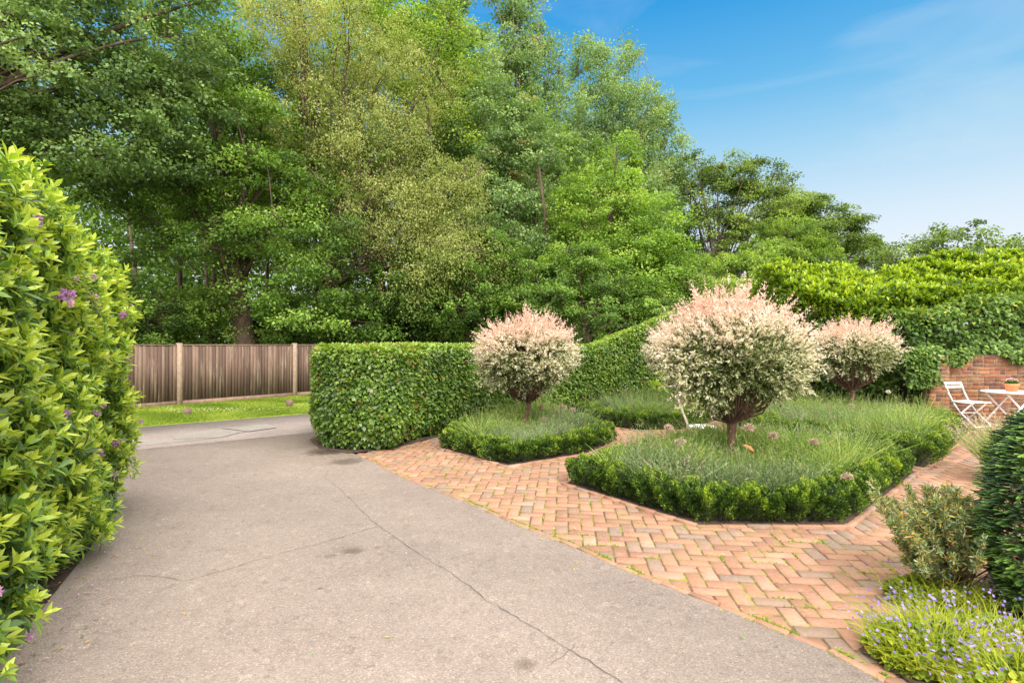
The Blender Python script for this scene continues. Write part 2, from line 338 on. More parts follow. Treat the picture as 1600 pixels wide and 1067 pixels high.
def wall_foliage(poly, hfun, n, z0, L, W, nseed, amp=.07, freq=.9, depth=.10, rtop=.15, topfrac=.3, up=.35, hang=0., batter=0.):
    """leaf positions, directions and normals over a clipped hedge footprint"""
    nt_ = int(n*topfrac); ns = n-nt_
    p, nn = sample_outline(poly, ns); h = hfun(p[:, 0], p[:, 1]); z = z0+(h-z0)*rng.random(ns)**.92
    k = np.clip((z-(h-rtop))/rtop, 0, 1); ins = rtop*(1-np.sqrt(1-k*k))+batter*(z/h)
    low = np.clip((.45-z)/.45, 0, 1); ins = ins+.22*low**1.5*hang
    n3 = nrm(np.c_[nn*(1-k[:, None]*.6), k*.9+.06])
    P3 = np.c_[p-nn*ins[:, None], z]
    disp = amp*fbm(P3, freq, nseed)-depth*rng.random(ns)**1.6+.02
    P3 = P3+n3*disp[:, None]
    q = randpoly(nt_, inset(poly, rtop*.5)); h2 = hfun(q[:, 0], q[:, 1]); Q3 = np.c_[q, h2]; m3 = np.tile((0, 0, 1.), (nt_, 1))
    Q3[:, 2] += amp*.7*fbm(Q3, freq, nseed)-depth*rng.random(nt_)**1.6+.02
    return np.r_[P3, Q3], np.r_[n3, m3], np.r_[disp, np.zeros(nt_)]
def core(poly, hfun, a, top, parent, z0=.02, name='branches'):
    p = inset(poly, a); n = len(p); h = hfun(p[:, 0], p[:, 1])-top
    V = np.r_[np.c_[p, np.full(n, z0)], np.c_[p, h]]
    F = [[i, (i+1) % n, (i+1) % n+n, i+n] for i in range(n)]
    c = len(V); V = np.r_[V, [[p[:, 0].mean(), p[:, 1].mean(), h.mean()]]]
    # top as a strip between the two long sides keeps concave footprints valid
    F += [list(range(n, 2*n))]
    return put(name, V[:-1], F, CORE, parent)

# ================================================================ SETTING
U_ROAD = np.array((.78, .626)); NR = np.array((-.626, .78))
R0 = np.array((-5.7, 7.99)); R1 = np.array((-7.29, 10.25))
sheet('ground', [(-400, -60), (400, -60), (400, 900), (-400, 900)], -.06, M_GROUND)
def strip(a, b, t0, t1, t2, t3): return [a+U_ROAD*t0, a+U_ROAD*t1, b+U_ROAD*t2, b+U_ROAD*t3]
# driveway polygon: left side under the rhododendron, right side along the brick edge
EDGE = [G(560, 712), G(640, 752), G(720, 783), G(800, 818), G(900, 858), G(991, 899), G(1120, 948), G(1175, 972), G(1289, 1018), G(1380, 1067), (2.3, 2.0), (3.2, .9), (4.2, -2)]
DR = [(-9, -2), (-9, 5.4), tuple(R0+U_ROAD*.0), tuple(R0+U_ROAD*3.9)]+[(-2.5, 8.1)]+EDGE
drive = sheet('driveway', DR, .008, M_DRIVE, thick=.05)
road = sheet('road', strip(R0+U_ROAD*0, R1, -26, 60, 60, -26), .002, M_ROAD, thick=.05)
def rel(px, py): return np.array(G(px, py))
pz_ = .002
for poly in ([G(206, 698), G(345, 684), G(372, 677), G(262, 688), G(214, 690)],
             [G(268, 681), G(342, 670), G(386, 675), G(372, 677), G(345, 684), G(272, 687)],
             [G(346, 669.5), G(418, 663), G(432, 669), G(388, 675)]):
    pz_ += .004; sheet('repair_patch', poly, pz_, M_PATCH, parent=road)
# seam between drive and road, and the drive's cracks
def crack(pts, wd, name, parent, z=.0125, jit=.012):
    pts = np.array(pts, float); seg = []
    for a, b in zip(pts[:-1], pts[1:]):
        m = max(3, int(np.linalg.norm(b-a)/.045)); seg.append(a+(b-a)*np.linspace(0, 1, m, endpoint=False)[:, None])
    q = np.concatenate(seg+[pts[-1:]]); w1 = rng.normal(size=q.shape)*jit; q = q+w1*.5+np.cumsum(rng.normal(size=q.shape)*.25*jit, 0)*.3
    d = nrm(np.gradient(q, axis=0)); s = np.stack((-d[:, 1], d[:, 0]), 1); ww = (wd*(.35+.9*rng.random(len(q))))[:, None]/2
    ww[0] = ww[-1] = .0004
    n = len(q); V = np.r_[np.c_[q-s*ww, np.full(n, z)], np.c_[q+s*ww, np.full(n, z)]]
    return put(name, V, np.array([(i, i+1, n+i+1, n+i) for i in range(n-1)]), M_CRACK, parent)
crack([G(560, 795), G(592, 822), G(640, 858), G(700, 893), G(770, 943), G(850, 990), G(930, 1040), G(972, 1067), G(1060, 1130)], .0042, 'crack', drive)
crack([G(594, 823), G(500, 850), G(430, 868), G(340, 895), G(292, 908), G(262, 901), G(215, 899), G(160, 908)], .004, 'crack', drive)
crack([G(560, 795), G(530, 765), G(508, 748), G(512, 735)], .003, 'crack', drive)
crack([G(1050, 900), G(1000, 908), G(960, 916)], .003, 'crack', drive)
crack([G(900, 1010), G(870, 1035), G(850, 1048)], .003, 'crack', drive)
crack([R0+U_ROAD*-.1+NR*.0, R0+U_ROAD*1.5, R0+U_ROAD*3.2], .022, 'seam', drive, jit=.02)
# grass verge
verge_poly = [tuple(R1+U_ROAD*-20), tuple(R1+U_ROAD*40), tuple(R1+U_ROAD*40+NR*16), tuple(R1+U_ROAD*-20+NR*10)]
sheet('verge', verge_poly, .012, M_VERGE, thick=.06)

# ---------------------------------------------------------------- brick paving (each brick modelled)
def brick_field(centers, ang, Ls, Ws, z, H=.05, bev=.005, tilt=.006):
    n = len(centers); T = []
    for zz, i in ((-1, 0.), (0, 0.), (1, 1.)):
        pass
    x = Ls/2; y = Ws/2; sg = np.array(((-1, -1), (1, -1), (1, 1), (-1, 1)))
    V = np.zeros((n, 12, 3)); jx = rng.normal(size=(n, 12, 2))*.0012
    for k in range(4):
        V[:, k] = np.stack((sg[k, 0]*x, sg[k, 1]*y, np.full(n, -H)), 1)
        V[:, 4+k] = np.stack((sg[k, 0]*x, sg[k, 1]*y, np.full(n, -bev)), 1)
        V[:, 8+k] = np.stack((sg[k, 0]*(x-bev), sg[k, 1]*(y-bev), np.zeros(n)), 1)
    V[:, :, :2] += jx
    tx = rng.normal(size=(n, 1))*tilt; ty = rng.normal(size=(n, 1))*tilt
    V[:, :, 2] += V[:, :, 0]*tx+V[:, :, 1]*ty+z[:, None]
    c, s = np.cos(ang)[:, None], np.sin(ang)[:, None]
    X = V[:, :, 0]*c-V[:, :, 1]*s+centers[:, :1]; Y = V[:, :, 0]*s+V[:, :, 1]*c+centers[:, 1:2]
    V = np.stack((X, Y, V[:, :, 2]), 2).reshape(-1, 3)
    f = [(8, 9, 10, 11)]+[(k, (k+1) % 4, 4+(k+1) % 4, 4+k) for k in range(4)]+[(4+k, 4+(k+1) % 4, 8+(k+1) % 4, 8+k) for k in range(4)]
    f = np.array(f); F = (np.arange(n)[:, None, None]*12+f[None]).reshape(-1, 4); return V, F, 9
A_ANG = -R(5.6); cw = .1125
PAVE = EDGE[::1]+[(8, -2), (13, 2), (14, 10.2), (9.2, 10.0), (8.2, 12.2), (5, 15), (4.2, 15), (-.2, 11.2), (-1.2, 9.8), (-2.0, 8.6)]
ii, jj = np.meshgrid(np.arange(-60, 130), np.arange(-40, 150), indexing='ij'); kk = (ii-jj) % 4
hz = kk == 0; vt = kk == 3
ch = np.c_[(ii[hz]+1)*cw, (jj[hz]+.5)*cw]; cv_ = np.c_[(ii[vt]+.5)*cw, (jj[vt]+1)*cw]
cc = np.r_[ch, cv_]; an = np.r_[np.zeros(len(ch)), np.full(len(cv_), pi/2)]
ca, sa = math.cos(A_ANG), math.sin(A_ANG); cc = np.c_[cc[:, 0]*ca-cc[:, 1]*sa, cc[:, 0]*sa+cc[:, 1]*ca]+np.array((.03, .05)); an = an+A_ANG
# field follows the polygon, grown a little so bricks run under the asphalt edge
ctr = np.array(PAVE)
okm = inpoly(cc, inset(PAVE, -.08)); cc, an = cc[okm], an[okm]
BEDS = {}
BEDS[1] = [(-1.12, 8.25), (-.05, 6.98), (1.12, 7.85), (1.75, 8.9), (1.55, 9.95), (.7, 11.3), (-.1, 10.9), (-.95, 9.6)]
BEDS[2] = [(.57, 6.15), (1.6, 4.72), (2.89, 4.68), (5.0, 6.7), (4.85, 7.3), (4.1, 8.1), (2.9, 8.15), (2.3, 7.9)]
BEDS[3] = [(1.62, 10.6), (2.3, 9.85), (3.2, 10.0), (4.6, 11.6), (4.6, 12.9), (3.6, 13.7), (1.4, 12.0)]
BEDS[4] = [(4.15, 9.1), (4.85, 7.8), (5.2, 6.84), (8.2, 9.75), (8.3, 10.4), (7.6, 12.0), (6.2, 13.2), (4.4, 11.0)]
inb = np.zeros(len(cc), bool)
for b in BEDS.values(): inb |= inpoly(cc, inset(b, .04))
cc, an = cc[~inb], an[~inb]
# far and hidden bricks dropped
n = len(cc); zj = rng.normal(size=n)*.0025+.002*np.sin(cc[:, 0]*1.7)*np.cos(cc[:, 1]*1.3)
zj = np.clip(zj, -.006, .0045)
V, F, k = brick_field(cc, an, np.full(n, .212)+rng.normal(size=n)*.002, np.full(n, .1000)+rng.normal(size=n)*.0015, zj)
tone = np.clip(rng.beta(2.6, 2.1, n)*.9+.05+.12*fbm(np.c_[cc, cc[:, 0]*0], .35, 3), 0, 1); gmask = rng.random(n) < .12; tone[gmask] = rng.random(gmask.sum())*.16
sheet('path_bed', PAVE, -.007, M_JOINT)
pav = put('brick_path', V, F, M_PAVE, tone=np.repeat(tone, k)); pav['kind'] = 'structure'
def edge_row(pts, closed, Ln, Wn, z, name, offset=0.):
    pts = [np.array(p, float) for p in pts]; 
    if closed: pts = pts+[pts[0]]
    C_, A_, L_ = [], [], []
    for a, b in zip(pts[:-1], pts[1:]):
        d = b-a; l = np.linalg.norm(d); m = max(1, round(l/Ln)); u = d/l; nn = np.array((u[1], -u[0]))
        for q in range(m): C_.append(a+u*l*(q+.5)/m+nn*offset); A_.append(math.atan2(u[1], u[0])); L_.append(l/m-.008)
    C_ = np.array(C_); n = len(C_)
    V, F, k = brick_field(C_, np.array(A_), np.array(L_), np.full(n, Wn), z+rng.normal(size=n)*.003, tilt=.015)
    o = put(name, V, F, M_PAVE, tone=np.repeat(np.clip(rng.beta(2, 2.2, n), 0, 1), k)); o['kind'] = 'structure'; return o
edge_row(EDGE, False, .22, .05, .010, 'kerb', -.028)
for b in BEDS.values():
    edge_row(ccw(b), True, .22, .055, .022, 'kerb', 0)
    sheet('soil', inset(b, .03), .015, SOIL)
sheet('soil', [(-9.2, -1.5), (-1.7, -1.5), (-2.02, 1.5), (-2.53, 2.7), (-2.87, 3.4), (-3.2, 4.1), (-3.75, 5.2), (-4.2, 5.6), (-9.2, 5.7)], .016, SOIL)
sheet('soil', [(1.78, 2.80), (2.15, 3.0), (2.38, 3.2), (2.8, 3.45), (3.6, 3.9), (5.5, 5.5), (7.0, 4.4), (6, 0), (2.1, 1.2), (1.86, 2.5)], .014, SOIL)
sheet('soil', [(-3.35, 9.0), (-2.9, 8.2), (-2.35, 7.82), (-1.75, 8.35), (-1.2, 9.4), (-.2, 10.6), (1.8, 12.4), (4.6, 15.0), (8.1, 12.0), (8.7, 11.2), (9, 15), (3.9, 15.7), (1.0, 13.4), (-1.2, 11.6), (-3.2, 10.0)], .013, SOIL)
# moss tufts along joints and edges
mp_ = randpoly(2600, ccw(PAVE)); mp_ = mp_[(mp_[:, 1] > 2.6) & (mp_[:, 1] < 8.5) & (mp_[:, 0] < 6.5)]
okb = np.ones(len(mp_), bool)
for b in BEDS.values(): okb &= ~inpoly(mp_, inset(b, -.05))
mp_ = mp_[okb]; mp_ = mp_[fbm(np.c_[mp_, mp_[:, 0]*0], .7, 17)+.5*rng.normal(size=len(mp_)) > .12]
# snap tufts to the joint lattice
q = mp_-np.array((.03, .05)); q = np.c_[q[:, 0]*ca+q[:, 1]*sa, -q[:, 0]*sa+q[:, 1]*ca]; s_ = rng.random(len(q)) < .5
q[s_, 0] = np.round(q[s_, 0]/cw)*cw; q[~s_, 1] = np.round(q[~s_, 1]/cw)*cw
mp_ = np.c_[q[:, 0]*ca-q[:, 1]*sa, q[:, 0]*sa+q[:, 1]*ca]+np.array((.03, .05))
rp = np.repeat(mp_, 26, 0)
dirj = np.where(np.repeat(s_, 26)[:, None], np.array((-sa, ca))[None], np.array((ca, sa))[None]); rp = rp+dirj*rng.normal(size=(len(rp), 1))*.04+rng.normal(size=(len(rp), 2))*.004
eg = np.concatenate([np.array(a)+(np.array(b)-np.array(a))*rng.random((260, 1)) for a, b in zip(EDGE[:9], EDGE[1:10])])
eg = eg+rng.normal(size=eg.shape)*.006; keep = fbm(np.c_[eg, eg[:, 0]*0], 1.6, 9) > -.12; eg = eg[keep]; eg = np.repeat(eg, 4, 0)+np.array((.05, .03))*rng.choice([0., 1.05, 1.1], (len(eg)*4, 1))+rng.normal(size=(len(eg)*4, 2))*.008
allp = np.r_[rp, eg]; n = len(allp); d = unit(n); d[:, 2] = np.abs(d[:, 2])+.5
V, F, k = blades(np.c_[allp, np.full(n, -.004)], d, .012+.018*rng.random(n)**2, .006, .4)
mo = put('moss', V, F, L_COVER, tone=np.repeat(.3+.55*rng.random(n), k)); tag(mo, 'low green moss and weeds in the joints of the brick paving', 'moss', kind='stuff')

# fallen leaves and petals
def litter(name, pts, mat, lab, L0, tn):
    n = len(pts); V, F, k = bigleaves(np.c_[pts, .016+.006*rng.random(n)], nrm(unit(n)*np.array((1, 1, .12))), nrm(unit(n)*.25+np.array((0, 0, 1.))), L0*(.5+rng.random(n)), L0*.5, .2)
    o = put(name, V, F, mat, tone=np.repeat(tn, k)); tag(o, lab, 'litter', kind='stuff')
ll = np.concatenate([np.array(G(a, b))+rng.normal(size=(c, 2))*np.array(sd) for a, b, c, sd in ((60, 1010, 60, (.10, .3)), (150, 880, 70, (.12, .4)), (185, 760, 50, (.15, .5)), (520, 716, 90, (.35, .12)), (620, 706, 60, (.3, .12)), (500, 690, 70, (.2, .25)), (500, 900, 30, (1.2, 1.0)), (900, 860, 40, (1.3, .6)), (1150, 880, 45, (.9, .5)), (1330, 830, 50, (.3, .2)), (1090, 830, 50, (.6, .08)), (1450, 760, 40, (.3, .5)))])
ll = ll[rng.random(len(ll)) < .55]
litter('leaf_litter', ll, L_SHRUB, 'scattered brown and green fallen leaves on the drive and bricks', .024, np.where(rng.random(len(ll)) < .7, .82+.18*rng.random(len(ll)), .3))
pp = np.concatenate([np.array(G(a, b))+rng.normal(size=(c, 2))*.12 for a, b, c in ((40, 1055, 5), (130, 930, 6), (330, 830, 3), (250, 820, 3), (640, 855, 2), (175, 860, 4))])
litter('fallen_petals', pp, L_MAUVE, 'few pale mauve petals fallen on the drive near the rhododendron', .022, .6+.4*rng.random(len(pp)))

# ================================================================ FENCE
fm, nt_, bs_ = newmat('weathered fence board'); g_ = N(nt_, 'ShaderNodeNewGeometry'); at_ = N(nt_, 'ShaderNodeAttribute'); at_.attribute_name = 'tone'
mp2 = N(nt_, 'ShaderNodeMapping'); mp2.inputs['Scale'].default_value = (1, 1, .09); nt_.links.new(g_.outputs['Position'], mp2.inputs[0])
c_ = ramp(nt_, at_.outputs['Fac'], [(0, (.075, .045, .034)), (.6, (.135, .082, .058)), (1, (.20, .13, .092))])
n1 = noise(nt_, 9, 6, mp2.outputs[0], .75); c_ = mix(nt_, ramp(nt_, n1, [(.53, (0, 0, 0)), (.66, (.75, .75, .75))]), c_, (.34, .26, .19))
n2 = noise(nt_, 22, 5, mp2.outputs[0], .7); c_ = mix(nt_, .8, c_, ramp(nt_, n2, [(.3, (.55, .55, .55)), (.6, (1, 1, 1)), (.8, (1.3, 1.3, 1.3))]), 'MULTIPLY')
nt_.links.new(c_, bs_.inputs['Base Color']); bs_.inputs['Roughness'].default_value = .9; bump(nt_, n2, bs_, .4, .01)
M_FENCE = fm; M_POST = plain('concrete post', (.30, .215, .155), .9, .22, 14); M_GRAV = plain('gravel board', (.22, .14, .10), .9, .3, 9)
u = np.array((2.01, 2.39)); u /= np.linalg.norm(u); nf = np.array((u[1], -u[0])); P1 = np.array((-8.56, 13.99)); SP = 3.12; fa = math.atan2(u[1], u[0])
FT = 1.585
fence = empty('wooden_fence', (P1[0], P1[1], 0), 'weathered brown close board fence behind the grass verge', 'fence')
for k in range(-2, 6):
    a = P1+u*SP*k; mb = MB()
    mb.box((a[0], a[1], (FT+.03)/2), (.115, .125, FT+.03), fa, .5, .008); mb.build('post', M_POST, fence)
    if k < 5:
        mb = MB(); m = 36; bw = (SP-.12)/m
        for i in range(m):
            c = a+u*(.06+bw*(i+.5)); hh = FT-.045+rng.normal()*.006; c2 = c+nf*(.006*(i % 2)+rng.normal()*.002)
            mb.box((c2[0], c2[1], .13+(hh-.13)/2), (bw+.006, .014+.004*rng.random(), hh-.13), fa+.14+rng.normal()*.015, float(rng.random()))
        mb.build('board_panel', M_FENCE, fence)
        mb = MB(); c = a+u*SP/2+nf*.012; mb.box((c[0], c[1], .065), (SP-.13, .03, .13), fa, .5, .004); mb.build('gravel_board', M_GRAV, fence)
        mb = MB(); c = a+u*SP/2; mb.box((c[0], c[1], FT-.02), (SP-.12, .055, .025), fa, .5, .004); mb.build('top_rail', M_GRAV, fence)

# verge grass, daisies, marker stumps
n = 95000; gp = R1+U_ROAD*rng.uniform(-1.5, 6.8, (n, 1))+NR*(rng.random((n, 1))*5.4)
side = (gp-P1)@nf; gp = gp[side > .05]; bare = np.linalg.norm(gp-np.array(G(478, 634)), axis=1) < .55; gp = gp[~bare | (rng.random(len(gp)) < .15)]
bald = fbm(np.c_[gp, gp[:, 0]*0], .5, 21); gp = gp[(bald > -.55) | (rng.random(len(gp)) < .4)]
n = len(gp); d = unit(n); d[:, 2] = np.abs(d[:, 2])+.7
V, F, k = blades(np.c_[gp, np.full(n, .01)], d, .035+.05*rng.random(n), .009, .3)
gr = put('grass', V, F, L_GRASS, tone=np.repeat(np.clip(.55+.25*fbm(np.c_[gp, gp[:, 0]*0], .6, 5)+.25*rng.normal(size=n)*.7, 0, 1), k)); tag(gr, 'mown green grass on the verge below the brown fence', 'grass', kind='stuff')
dz = np.array([G(335, 645)])+rng.normal(size=(90, 2))*np.array((.75, .22)); n = 90*6; c = np.repeat(dz, 6, 0); a_ = rng.random(n)*6.28
V, F = leaves(np.c_[c, np.full(n, .085)], np.c_[np.cos(a_), np.sin(a_), a_*0+.1], np.tile((0, 0, 1.), (n, 1)), .022, .016)
o = put('daisies', V, F, L_CREAM, tone=np.full(n, .9)); tag(o, 'patch of small white daisies in the grass verge', 'daisies', kind='stuff')
STUMP = plain('old stump wood', (.16, .10, .08), .9, .3, 20)
for (px, py), lb, h in ((G(293, 649), 'short brown wooden marker stump left of the daisies', .15), (G(452, 636), 'short brown wooden marker stump right of the daisies near the round hedge', .17)):
    e_ = empty('marker_stump', (px, py, 0), lb, 'stump', 'marker stumps in the verge')
    mb = MB(); mb.box((px, py, h/2), (.15, .13, h), .5, .5, .015); mb.build('stump_post', STUMP, e_)
    mb = MB(); mb.box((px, py, h+.006), (.11, .09, .012), .5, .5, .004); mb.build('top_cap', STUMP, e_)

# ================================================================ HEDGES
H1 = chaikin([(-3.30, 9.35), (-3.1, 8.35), (-2.6, 7.98), (-1.72, 8.0), (-1.66, 8.12), (-1.6, 8.55), (-1.15, 9.5), (-.35, 10.6), (1.6, 12.35), (4.9, 15.3), (4.3, 15.75), (1.0, 13.2), (-1.2, 11.5), (-2.5, 10.5), (-3.1, 10.0)], 2)
def h1(x, y):
    return 1.52+np.clip((x-1.9)/2.2, 0, 1.3)*.80
hd = empty('clipped_hedge', (-2.3, 9, 0), 'clipped green beech hedge with a rounded end between drive, brick path and road', 'hedge')
n = 120000; Pp, Nn, ds = wall_foliage(H1, h1, n, .05, .06, .04, 11, amp=.05, freq=.7, depth=.13, rtop=.13, topfrac=.24, hang=1)
keepf = rng.random(n) < np.clip(1.6-(Pp[:, 1]-8)/9, .5, 1); Pp, Nn = Pp[keepf], Nn[keepf]; n = len(Pp)
sz = .058+.022*rng.random(n)+np.clip((.5-Pp[:, 2])/.5, 0, 1)*.014
D = nrm(Nn*.35+unit(n)*.75+np.array((0, 0, -.35))); Ln = nrm(Nn*.9+np.array((0, 0, .55))+unit(n)*.5)
istop = Nn[:, 2] > .7; D[istop] = nrm(unit(istop.sum())*.8+np.array((0, 0, .45)))
V, F = leaves(Pp, D, Ln, sz, sz*.68)
crest = np.exp(-((Pp[:, 0]+1.75)**2+(Pp[:, 1]-8.75)**2)/.10)       # painted highlight along the corner crease, plus reddish young leaves
tone = np.clip(.50+.19*rng.normal(size=n)+.13*fbm(Pp, .8, 4)+.22*crest+.42*np.clip((Pp[:, 2]-h1(Pp[:, 0], Pp[:, 1])+.12)/.14, 0, 1), 0, .92); tone[(rng.random(n) < .018+.10*crest*(Pp[:, 2] > .6))] = .97  # light from above painted into the tone along the hedge top
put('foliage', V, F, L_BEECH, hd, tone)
core([(-3.0, 9.2), (-2.85, 8.5), (-2.4, 8.25), (-1.95, 8.35), (-1.5, 9.4), (-.62, 10.75), (1.35, 12.5), (4.5, 15.2), (4.2, 15.4), (1.0, 12.85), (-1.05, 11.15), (-2.4, 10.2)], lambda x, y: 1.36+0*x, .02, .0, hd)
# stems under the lifted skirt of the hedge
for t in np.linspace(0, 1, 26):
    mb = MB()
    a = lerp(np.array((-2.7, 8.7)), np.array((4.2, 15.2)), t); a = a+rng.normal(size=2)*.12
    mb.tube([(a[0], a[1], 0), (a[0]+rng.normal()*.05, a[1]-.05, .6)], [.03, .02], 6); mb.build('stem', TWIG, hd)

# tall mixed hedge on the right, over the brick wall
H2 = chaikin([(4.9, 15.6), (5.2, 14.6), (6.6, 13.6), (7.7, 12.2), (8.25, 11.55), (10, 11.5), (14, 11.3), (14, 13.2), (9, 13.4), (7.5, 15.2), (5.6, 16.6)], 2)
def h2(x, y): return 2.35+.25*np.sin(x*1.3)*.5+np.clip((x-7)/3, 0, 1)*.1
hd2 = empty('climber_hedge', (8, 12, 0), 'tall dark green hedge with broad glossy leaves hanging over the brick wall', 'hedge')
n = 52000; Pp, Nn, ds = wall_foliage(H2, h2, n, .05, .1, .06, 12, amp=.16, freq=.55, depth=.25, rtop=.35, topfrac=.2, hang=0)
km = ((Pp[:, 0] < 8.55) | (Pp[:, 2] > 1.2)) & (Pp[:, 1] < 14.5+np.clip(8-Pp[:, 0], 0, 9)); Pp, Nn = Pp[km], Nn[km]; n = len(Pp)
hang = (Pp[:, 0] > 8.3) & (Pp[:, 1] < 11.8) ; Pp[hang, 1] -= .28*np.clip((2.2-Pp[hang, 2])/.9, 0, 1)+.05
sz = .085+.05*rng.random(n); D = nrm(Nn*.5+unit(n)*.6+np.array((0, 0, -.45))); Ln = nrm(Nn*.7+np.array((0, 0, .8))+unit(n)*.45)
V, F = leaves(Pp, D, Ln, sz, sz*.6)
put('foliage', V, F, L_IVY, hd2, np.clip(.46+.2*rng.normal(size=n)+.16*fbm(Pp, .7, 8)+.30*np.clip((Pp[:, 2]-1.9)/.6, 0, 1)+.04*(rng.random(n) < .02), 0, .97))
n = 4600; tx = np.r_[rng.normal(8.30, .13, n//2), rng.uniform(8.3, 13.4, n-n//2)]; tz = np.r_[1.5-.75*rng.random(n//2)**1.2, 1.62-.30*rng.random(n-n//2)**.7-.10*fbm(np.c_[tx[n//2:], tx[n//2:]*0, tx[n//2:]*0], .9, 5, 2)-.12*np.maximum(0, np.sin(np.linspace(0, 1, n-n//2)*0+tx[n//2:]*5.1))*rng.random(n-n//2)]
Pw = np.c_[tx, 10.9+.14*rng.random(n)+.15*np.clip((tz-1.3)/.3, 0, 1), tz]; V, F = leaves(Pw, nrm(unit(n)*.6+np.array((0, -.2, -.6))), nrm(unit(n)*.4+np.array((0, -.7, .6))), .075+.04*rng.random(n), .06); put('trailing_foliage', V, F, L_IVY, hd2, np.clip(.55+.2*rng.normal(size=n), 0, .97))
core(inset([(5.0, 15.4), (6.7, 13.8), (8.1, 12.3), (13.5, 12.1), (13.5, 12.8), (9, 13.0), (7, 15.2)], 0), lambda x, y: 2.0+0*x, .1, .0, hd2)

def shoots(Pp, Nn, per, L, W, spread, upb, tipt, name, mat, parent, droop=.2, base=.3, jitter=.02):
    """whorls of long leaves round shoot tips"""
    n = len(Pp); ax = nrm(Nn+np.array((0, 0, upb))+unit(n)*.35)
    C = np.repeat(Pp, per, 0); A = np.repeat(ax, per, 0); m = len(C)
    ring = np.tile(np.arange(per), n); an_ = ring*2.4+np.repeat(rng.random(n)*6.28, per); t = ring/max(per-1, 1)      # t=1 youngest, upright
    T1 = nrm(np.cross(A, unit(m)*.01+np.array((.3, .5, .81)))); T2 = np.cross(A, T1)
    rad = T1*np.cos(an_)[:, None]+T2*np.sin(an_)[:, None]; op = spread*(1.15-.75*t)[:, None]
    D = nrm(A*(1-op*.55)+rad*op+unit(m)*.12); base_ = C-A*((1-t)*L*.45)[:, None]+unit(m)*jitter
    up_ = nrm(A+np.array((0, 0, .3)))
    Ls = L*(1-.3*t)*(.75+.45*rng.random(m))*np.repeat(.6+.75*rng.random(n), per); Ws = W*(.75+.5*rng.random(m))
    V, F, k = bigleaves(base_, D, up_, Ls, Ws, droop*(1.2-t))
    tone = np.clip(base+t*tipt+rng.normal(size=m)*.09+np.repeat(rng.normal(size=n)*.16, per), 0, 1)
    return put(name, V, F, mat, parent, np.repeat(tone, k))
# bright laurel behind and above
lau = empty('laurel_hedge', (9, 13.6, 0), 'bright yellow green laurel rising behind the dark climber hedge at the right', 'hedge')
n = 5200; x = rng.uniform(6.9, 15.5, n); y = 12.1+rng.random(n)*2.6+np.clip(7.8-x, 0, 4)*1.0
topz = 2.75+.18*np.clip(y-12.5, 0, 2)+.55*np.clip((y-12.6)/2, 0, 1)+.26*fbm(np.c_[x, y, x*0], .35, 31)+.16*fbm(np.c_[x, y, x*0], 1.1, 32)+.10*np.clip(x-9, 0, 3)
z = topz-.45*rng.random(n)**2-.9*np.clip(12.35-y, 0, .3)/.3*rng.random(n)
shoots(np.c_[x, y, z], np.tile((0, -.25, .9), (n, 1)), 9, .15, .045, .9, .5, .6, 'foliage', L_LAUREL, lau, base=.22)
n2_ = 34000; x = rng.uniform(6.8, 15.5, n2_); y = 12.1+rng.random(n2_)*2.7+np.clip(7.8-x, 0, 4)*1.0; topz = 2.7+.5*np.clip((y-12.6)/2, 0, 1)+.2*fbm(np.c_[x, y, x*0], .35, 31)+.10*np.clip(x-9, 0, 3)
z = topz-.5*rng.random(n2_)**1.3-.02; V, F = leaves(np.c_[x, y, z], nrm(unit(n2_)+np.array((0, -.2, .1))), nrm(unit(n2_)*.5+np.array((0, 0, 1.))), .14, .06)
put('inner_foliage', V, F, L_LAUREL, lau, np.clip(.4+.22*rng.normal(size=n2_), 0, 1))
for t in range(9):
    mb = MB(); a = (6.8+t*.95, 13.4+rng.normal()*.2+max(0, 8-6.8-t*.95)*.9); mb.tube([(a[0], a[1], 0), (a[0]+.1, a[1], 1.3), (a[0]-.1, a[1]+.1, 2.6)], [.05, .04, .02], 6); mb.build('stem', BARK, lau)

# rhododendron bank on the left
RH = chaikin([(-1.75, 1.0), (-1.98, 1.75), (-2.28, 2.42), (-2.7, 3.2), (-3.05, 3.9), (-3.45, 4.7), (-3.8, 5.35), (-4.3, 5.7), (-5.2, 5.5), (-5.6, 4.5), (-4.4, 2.0), (-3.4, .8)], 1)
def hr(x, y): return 2.56+.16*np.clip((3.4-y)/1.2, 0, 1)+.08*np.sin(y*2.1)
rh = empty('rhododendron_hedge', (-3.3, 3.4, 0), 'tall yellow green rhododendron bank with mauve flowers left of the drive', 'hedge')
n = 19500; Pp, Nn, ds = wall_foliage(RH, hr, n, .12, .1, .05, 14, amp=.15, freq=.8, depth=.32, rtop=.5, topfrac=.2, batter=.05); Pp = Pp+Nn*(rng.random((n, 1))**5*.13)
km = (Pp[:, 1] > 1.2) & ((Pp@np.array((.9, .43, 0))) > -3.3) | (Pp[:, 2] > 2.1); Pp, Nn = Pp[km], Nn[km]; n = len(Pp)
low = np.clip((.7-Pp[:, 2])/.7, 0, 1); Pp[:, 0] -= low*.10
inner = np.clip(-ds[km]/.3, 0, 1)
ax = nrm(Nn+np.array((0, 0, .4)))
sel = rng.random(n) < .66
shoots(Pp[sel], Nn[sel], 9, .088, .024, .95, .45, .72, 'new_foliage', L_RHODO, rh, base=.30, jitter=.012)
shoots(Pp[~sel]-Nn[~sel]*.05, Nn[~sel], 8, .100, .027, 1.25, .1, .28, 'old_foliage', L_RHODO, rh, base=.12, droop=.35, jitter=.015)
nn_ = 34000; Pq, Nq, _ = wall_foliage(RH, hr, nn_, .1, .1, .05, 14, amp=.13, freq=.75, depth=.3, rtop=.5, topfrac=.2, batter=.05)
